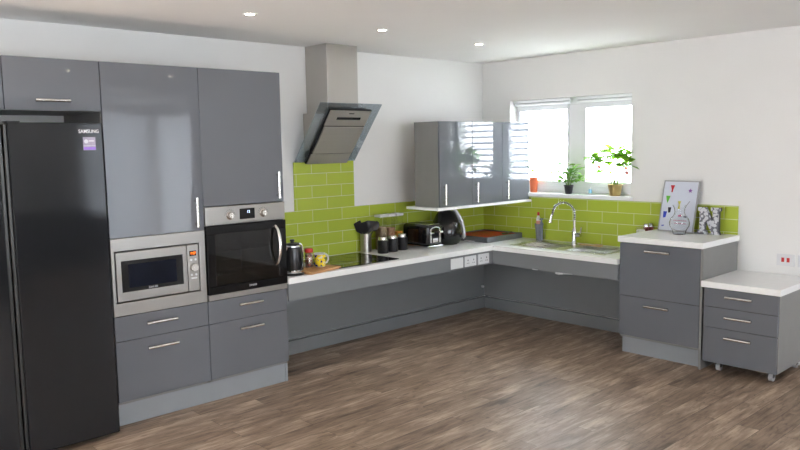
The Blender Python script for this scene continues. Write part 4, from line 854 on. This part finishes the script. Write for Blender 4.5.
shapes = [('red_shape', (0.50, 0.02, 0.03), [(-0.085, 0.36), (-0.058, 0.36), (-0.066, 0.335), (-0.068, 0.318), (-0.076, 0.318), (-0.076, 0.335)]),
          ('green_shape', (0.12, 0.45, 0.05), [(-0.112, 0.275), (-0.084, 0.275), (-0.092, 0.25), (-0.098, 0.232), (-0.106, 0.25)]),
          ('blue_shape', (0.03, 0.06, 0.50), [(-0.118, 0.150), (-0.095, 0.150), (-0.100, 0.115), (-0.116, 0.112)]),
          ('black_shape', (0.01, 0.01, 0.02), [(-0.083, 0.185), (-0.062, 0.185), (-0.065, 0.155), (-0.078, 0.152)]),
          ('yellow_shape', (0.62, 0.56, 0.08), [(-0.006, 0.235), (0.014, 0.235), (0.008, 0.215), (0.014, 0.19), (-0.004, 0.19), (0.002, 0.215)]),
          ('purple_shape', (0.25, 0.10, 0.35), [(0.082+0.014*math.cos(PI/2+PI*i/5)*(1 if i % 2 == 0 else 0.5), 0.328+0.014*math.sin(PI/2+PI*i/5)*(1 if i % 2 == 0 else 0.5)) for i in range(10)]),
          ('pink_shape', (0.65, 0.12, 0.28), [(0.010, 0.130), (0.032, 0.134), (0.034, 0.122), (0.012, 0.120)]),
          ('dark_shape', (0.05, 0.05, 0.10), [(0.062, 0.128), (0.082, 0.128), (0.082, 0.117), (0.062, 0.117)]),
          ('grey_stroke', (0.25, 0.25, 0.28), [(0.062, 0.205), (0.066, 0.205), (0.088, 0.240), (0.084, 0.240)]),
          ('small_blue_mark', (0.08, 0.10, 0.45), [(-0.120, 0.045), (-0.104, 0.048), (-0.104, 0.041), (-0.118, 0.038)])]
for nm, c, poly in shapes:
    gx, gz = sum(p[0] for p in poly)/len(poly), sum(p[1] for p in poly)/len(poly); poly = [(gx+(p[0]-gx)*1.35, gz+(p[1]-gz)*1.35) for p in poly]
    part(nm, MB().prism(poly, 0.0015, 0.003, 'y', RB), mat(nm, c, 0.4, noise=0.05), face_)
pm_ = mat('pink_writing', (0.55, 0.22, 0.32), 0.5, noise=0.1)
lines = MB()
rr_ = random.Random(2)
for row, zz in enumerate((0.085, 0.062)):
    x = -0.03+0.01*row
    while x < 0.085:
        w_ = rr_.uniform(0.004, 0.011); lines.box(x, x+w_, 0.0022, 0.003, zz, zz+0.008, RB); x += w_+0.003
part('pink_writing', lines, pm_, face_)
# glass vase
t = thing('glass_vase', 'clear round-bellied glass vase in front of the white board', 'vase', (-0.235, -2.160, ZR))
part('vase', MB().lathe([(0.040, 0.0), (0.046, 0.004), (0.052, 0.03), (0.072, 0.065), (0.076, 0.09), (0.066, 0.12), (0.045, 0.145), (0.036, 0.17), (0.040, 0.20), (0.052, 0.225), (0.050, 0.225), (0.038, 0.20), (0.034, 0.17), (0.043, 0.145), (0.063, 0.12), (0.073, 0.09), (0.069, 0.065), (0.049, 0.034), (0.042, 0.012), (0.004, 0.010)], (0, 0, 0), 36), mat('vase_glass', (0.97, 0.98, 0.98), 0.0, trans=1.0, ior=1.35), t, smooth=True, local=True)
# letter N
t = thing('letter_ornament', 'patterned grey and white letter N standing beside the white board', 'ornament', (-0.10, -2.330, ZR), math.radians(-90+6))
s = 0.205; wN = 0.165
def R2(pts): return [(x*wN-wN/2, zz*s) for x, zz in pts]
N_poly = [(0.0, 0), (0.42, 0), (0.42, 0.13), (0.35, 0.16), (0.35, 0.52), (0.66, 0), (1.0, 0), (0.93, 0.12), (0.93, 0.85), (1.0, 0.88), (1.0, 1.0), (0.58, 1.0), (0.58, 0.88), (0.66, 0.85), (0.66, 0.50), (0.38, 1.0), (0.0, 1.0), (0.0, 0.88), (0.08, 0.85), (0.08, 0.16), (0.0, 0.13)]
nm = mat('letter_pattern', (0.6, 0.6, 0.6), 0.5); nt = nm.node_tree
v = nt.nodes.new('ShaderNodeTexVoronoi'); v.inputs['Scale'].default_value = 42; c = nt.nodes.new('ShaderNodeTexCoord'); r = nt.nodes.new('ShaderNodeValToRGB'); r.color_ramp.interpolation = 'CONSTANT'
r.color_ramp.elements[0].color = (0.55, 0.56, 0.58, 1); r.color_ramp.elements[1].color = (0.14, 0.14, 0.16, 1); r.color_ramp.elements[1].position = 0.56
nt.links.new(c.outputs['Object'], v.inputs['Vector']); nt.links.new(v.outputs['Distance'], r.inputs[0]); nt.links.new(r.outputs[0], nt.nodes['Principled BSDF'].inputs['Base Color'])
part('letter', MB().prism(R2(N_poly), -0.014, 0.014, 'y'), nm, t, 0.001, local=True)
part('letter_edge', MB().prism(R2([((x-0.5)*1.06+0.5, zz) for x, zz in N_poly]), -0.005, 0.0145, 'y'), mat('letter_edge_dark', (0.09, 0.09, 0.10), 0.5, noise=0.1), t, local=True)
# jars on the low worktop just behind the raised unit, only their tops in view
t = thing('storage_jar', 'clear jar with pale contents behind the left edge of the raised top', 'jar', (-0.145, -1.790, ZT))
part('jar', MB().lathe([(0.036, 0), (0.038, 0.005), (0.038, 0.190), (0.034, 0.200)], (0, 0, 0), 22), 'clear', t, smooth=True, local=True)
part('contents', MB().lathe([(0.034, 0.003), (0.034, 0.175), (0.030, 0.180)], (0, 0, 0), 22), mat('pale_contents', (0.6, 0.62, 0.5), 0.5, noise=0.05), t, smooth=True, local=True)
for k, (cx, cy, lb) in enumerate(((-0.075, -1.800, 'spice mill with steel dome lid, left one of the pair behind the raised top'), (-0.032, -1.815, 'spice mill with steel dome lid, right one of the pair, nearest the white board'))):
    t = thing('spice_mill', lb, 'spice mill', (cx, cy, ZT), group='pair of domed spice mills')
    part('body', MB().lathe([(0.020, 0), (0.022, 0.003), (0.022, 0.195), (0.019, 0.197)], (0, 0, 0), 18), mat('paprika_red', (0.30, 0.06, 0.05), 0.3, noise=0.2, nscale=50), t, smooth=True, local=True)
    part('lid', MB().lathe([(0.023, 0.197), (0.024, 0.208), (0.017, 0.222), (0.002, 0.227)], (0, 0, 0), 18), 'chrome', t, smooth=True, local=True)

# ------------------------------------------------------------------ downlights in the ceiling
dl0 = None
DL = [(-3.226, -0.986, 'recessed ceiling downlight above the oven tower, leftmost in view'), (-2.202, -0.998, 'recessed ceiling downlight right of the hood chimney'), (-1.118, -0.924, 'recessed ceiling downlight nearest the far corner of the room')] + [(-4.28, -0.99, 'recessed ceiling downlight above the fridge')] + [(-0.80, -3.92, 'recessed ceiling downlight mirrored as a glint high in the oven tower door'), (-1.92, -3.92, 'recessed ceiling downlight mirrored as a glint high in the larder door'),
     (-2.98, -3.92, 'recessed ceiling downlight mirrored as a glint in the cupboard above the fridge')]
for k, (x, y, lb) in enumerate(DL):
    if dl0 is None:
        t = thing('ceiling_downlight', lb, 'light', (x, y, ZC), group='recessed ceiling downlights'); dl0 = t
        part('rim', MB().lathe([(0.042, 0.0), (0.042, -0.003), (0.036, -0.005), (0.026, -0.002), (0.026, 0.0)], (0, 0, 0), 28, cap=False), 'white', t, smooth=True, local=True)
        part('lamp', MB().cyl((0, 0, -0.001), (0, 0, -0.003), 0.025, n=24), 'lamp', t, local=True)
    else:
        c = copy_tree(dl0); c.location = (x, y, ZC); c['label'] = lb

# ------------------------------------------------------------------ seating area behind the camera, mirrored in the fridge
fab = mat('charcoal_velvet', (0.10, 0.10, 0.105), 0.8, noise=0.15, nscale=20, bump=0.3, bscale=40)
def sofa(name, label, cat, loc, rz, w, seats):
    t = thing(name, label, cat, loc, rz)
    part('base', MB().box(-w/2, w/2, -0.42, 0.40, 0.10, 0.30), fab, t, 0.03, local=True)
    bk = MB().box(-w/2, w/2, -0.46, -0.26, 0.28, 0.78)
    part('backrest', bk, fab, t, 0.07, True, local=True, seg=4)
    bt = MB()
    nb = int(w/0.15)
    for r in range(3):
        for c in range(nb): bt.sphere((-w/2+0.12+(c+0.5*(r % 2))*0.15, -0.255, 0.42+r*0.12), 0.014, 8)
    b_ = part('buttons', bt, 'black', t, smooth=True, local=True); b_['kind'] = 'stuff'
    for s_ in (-1, 1): part('armrest', MB().box(s_*w/2-0.10 if s_ > 0 else -w/2-0.10, w/2+0.10 if s_ > 0 else -w/2+0.10, -0.46, 0.42, 0.12, 0.70), fab, t, 0.07, True, local=True, seg=4)
    for k in range(seats):
        a = -w/2+0.11+k*(w-0.22)/seats; part('seat_cushion', MB().box(a+0.005, a+(w-0.22)/seats-0.005, -0.26, 0.42, 0.30, 0.45), fab, t, 0.04, True, local=True, seg=3)
    for sx in (-1, 1):
        for sy in (-0.38, 0.34): part('leg', MB().cyl((sx*(w/2-0.08), sy, 0), (sx*(w/2-0.08), sy, 0.10), 0.02, 0.03, 12), 'black', t, local=True)
sofa('sofa', 'charcoal button-back sofa mirrored in the black fridge door', 'sofa', (-2.35, -7.75, 0), 0, 1.9, 3)
sofa('armchair', 'charcoal armchair mirrored low in the black fridge door', 'armchair', (-3.45, -6.15, 0), -0.5, 0.72, 1)
t = thing('floor_lamp', 'dark branching floor lamp mirrored in the black fridge door', 'lamp', (-1.95, -8.32, 0))
part('base', MB().cyl((0, 0, 0), (0, 0, 0.02), 0.14), 'black', t, smooth=True, local=True)
part('pole', MB().cyl((0, 0, 0.02), (0, 0, 1.35), 0.01), 'black', t, smooth=True, local=True)
for (dx, zz) in ((-0.18, 1.22), (0.06, 1.52), (-0.04, 1.06), (0.12, 1.28)):
    part('arm', MB().tube([(0, 0, zz-0.2), (dx*0.5, 0.03, zz-0.08), (dx, 0.06, zz)], 0.006, 8), 'black', t, smooth=True, local=True)
    part('lamp_shade', MB().lathe([(0.06, zz-0.05), (0.05, zz+0.06), (0.01, zz+0.07)], (dx, 0.06, 0), 18), 'black', t, smooth=True, local=True)
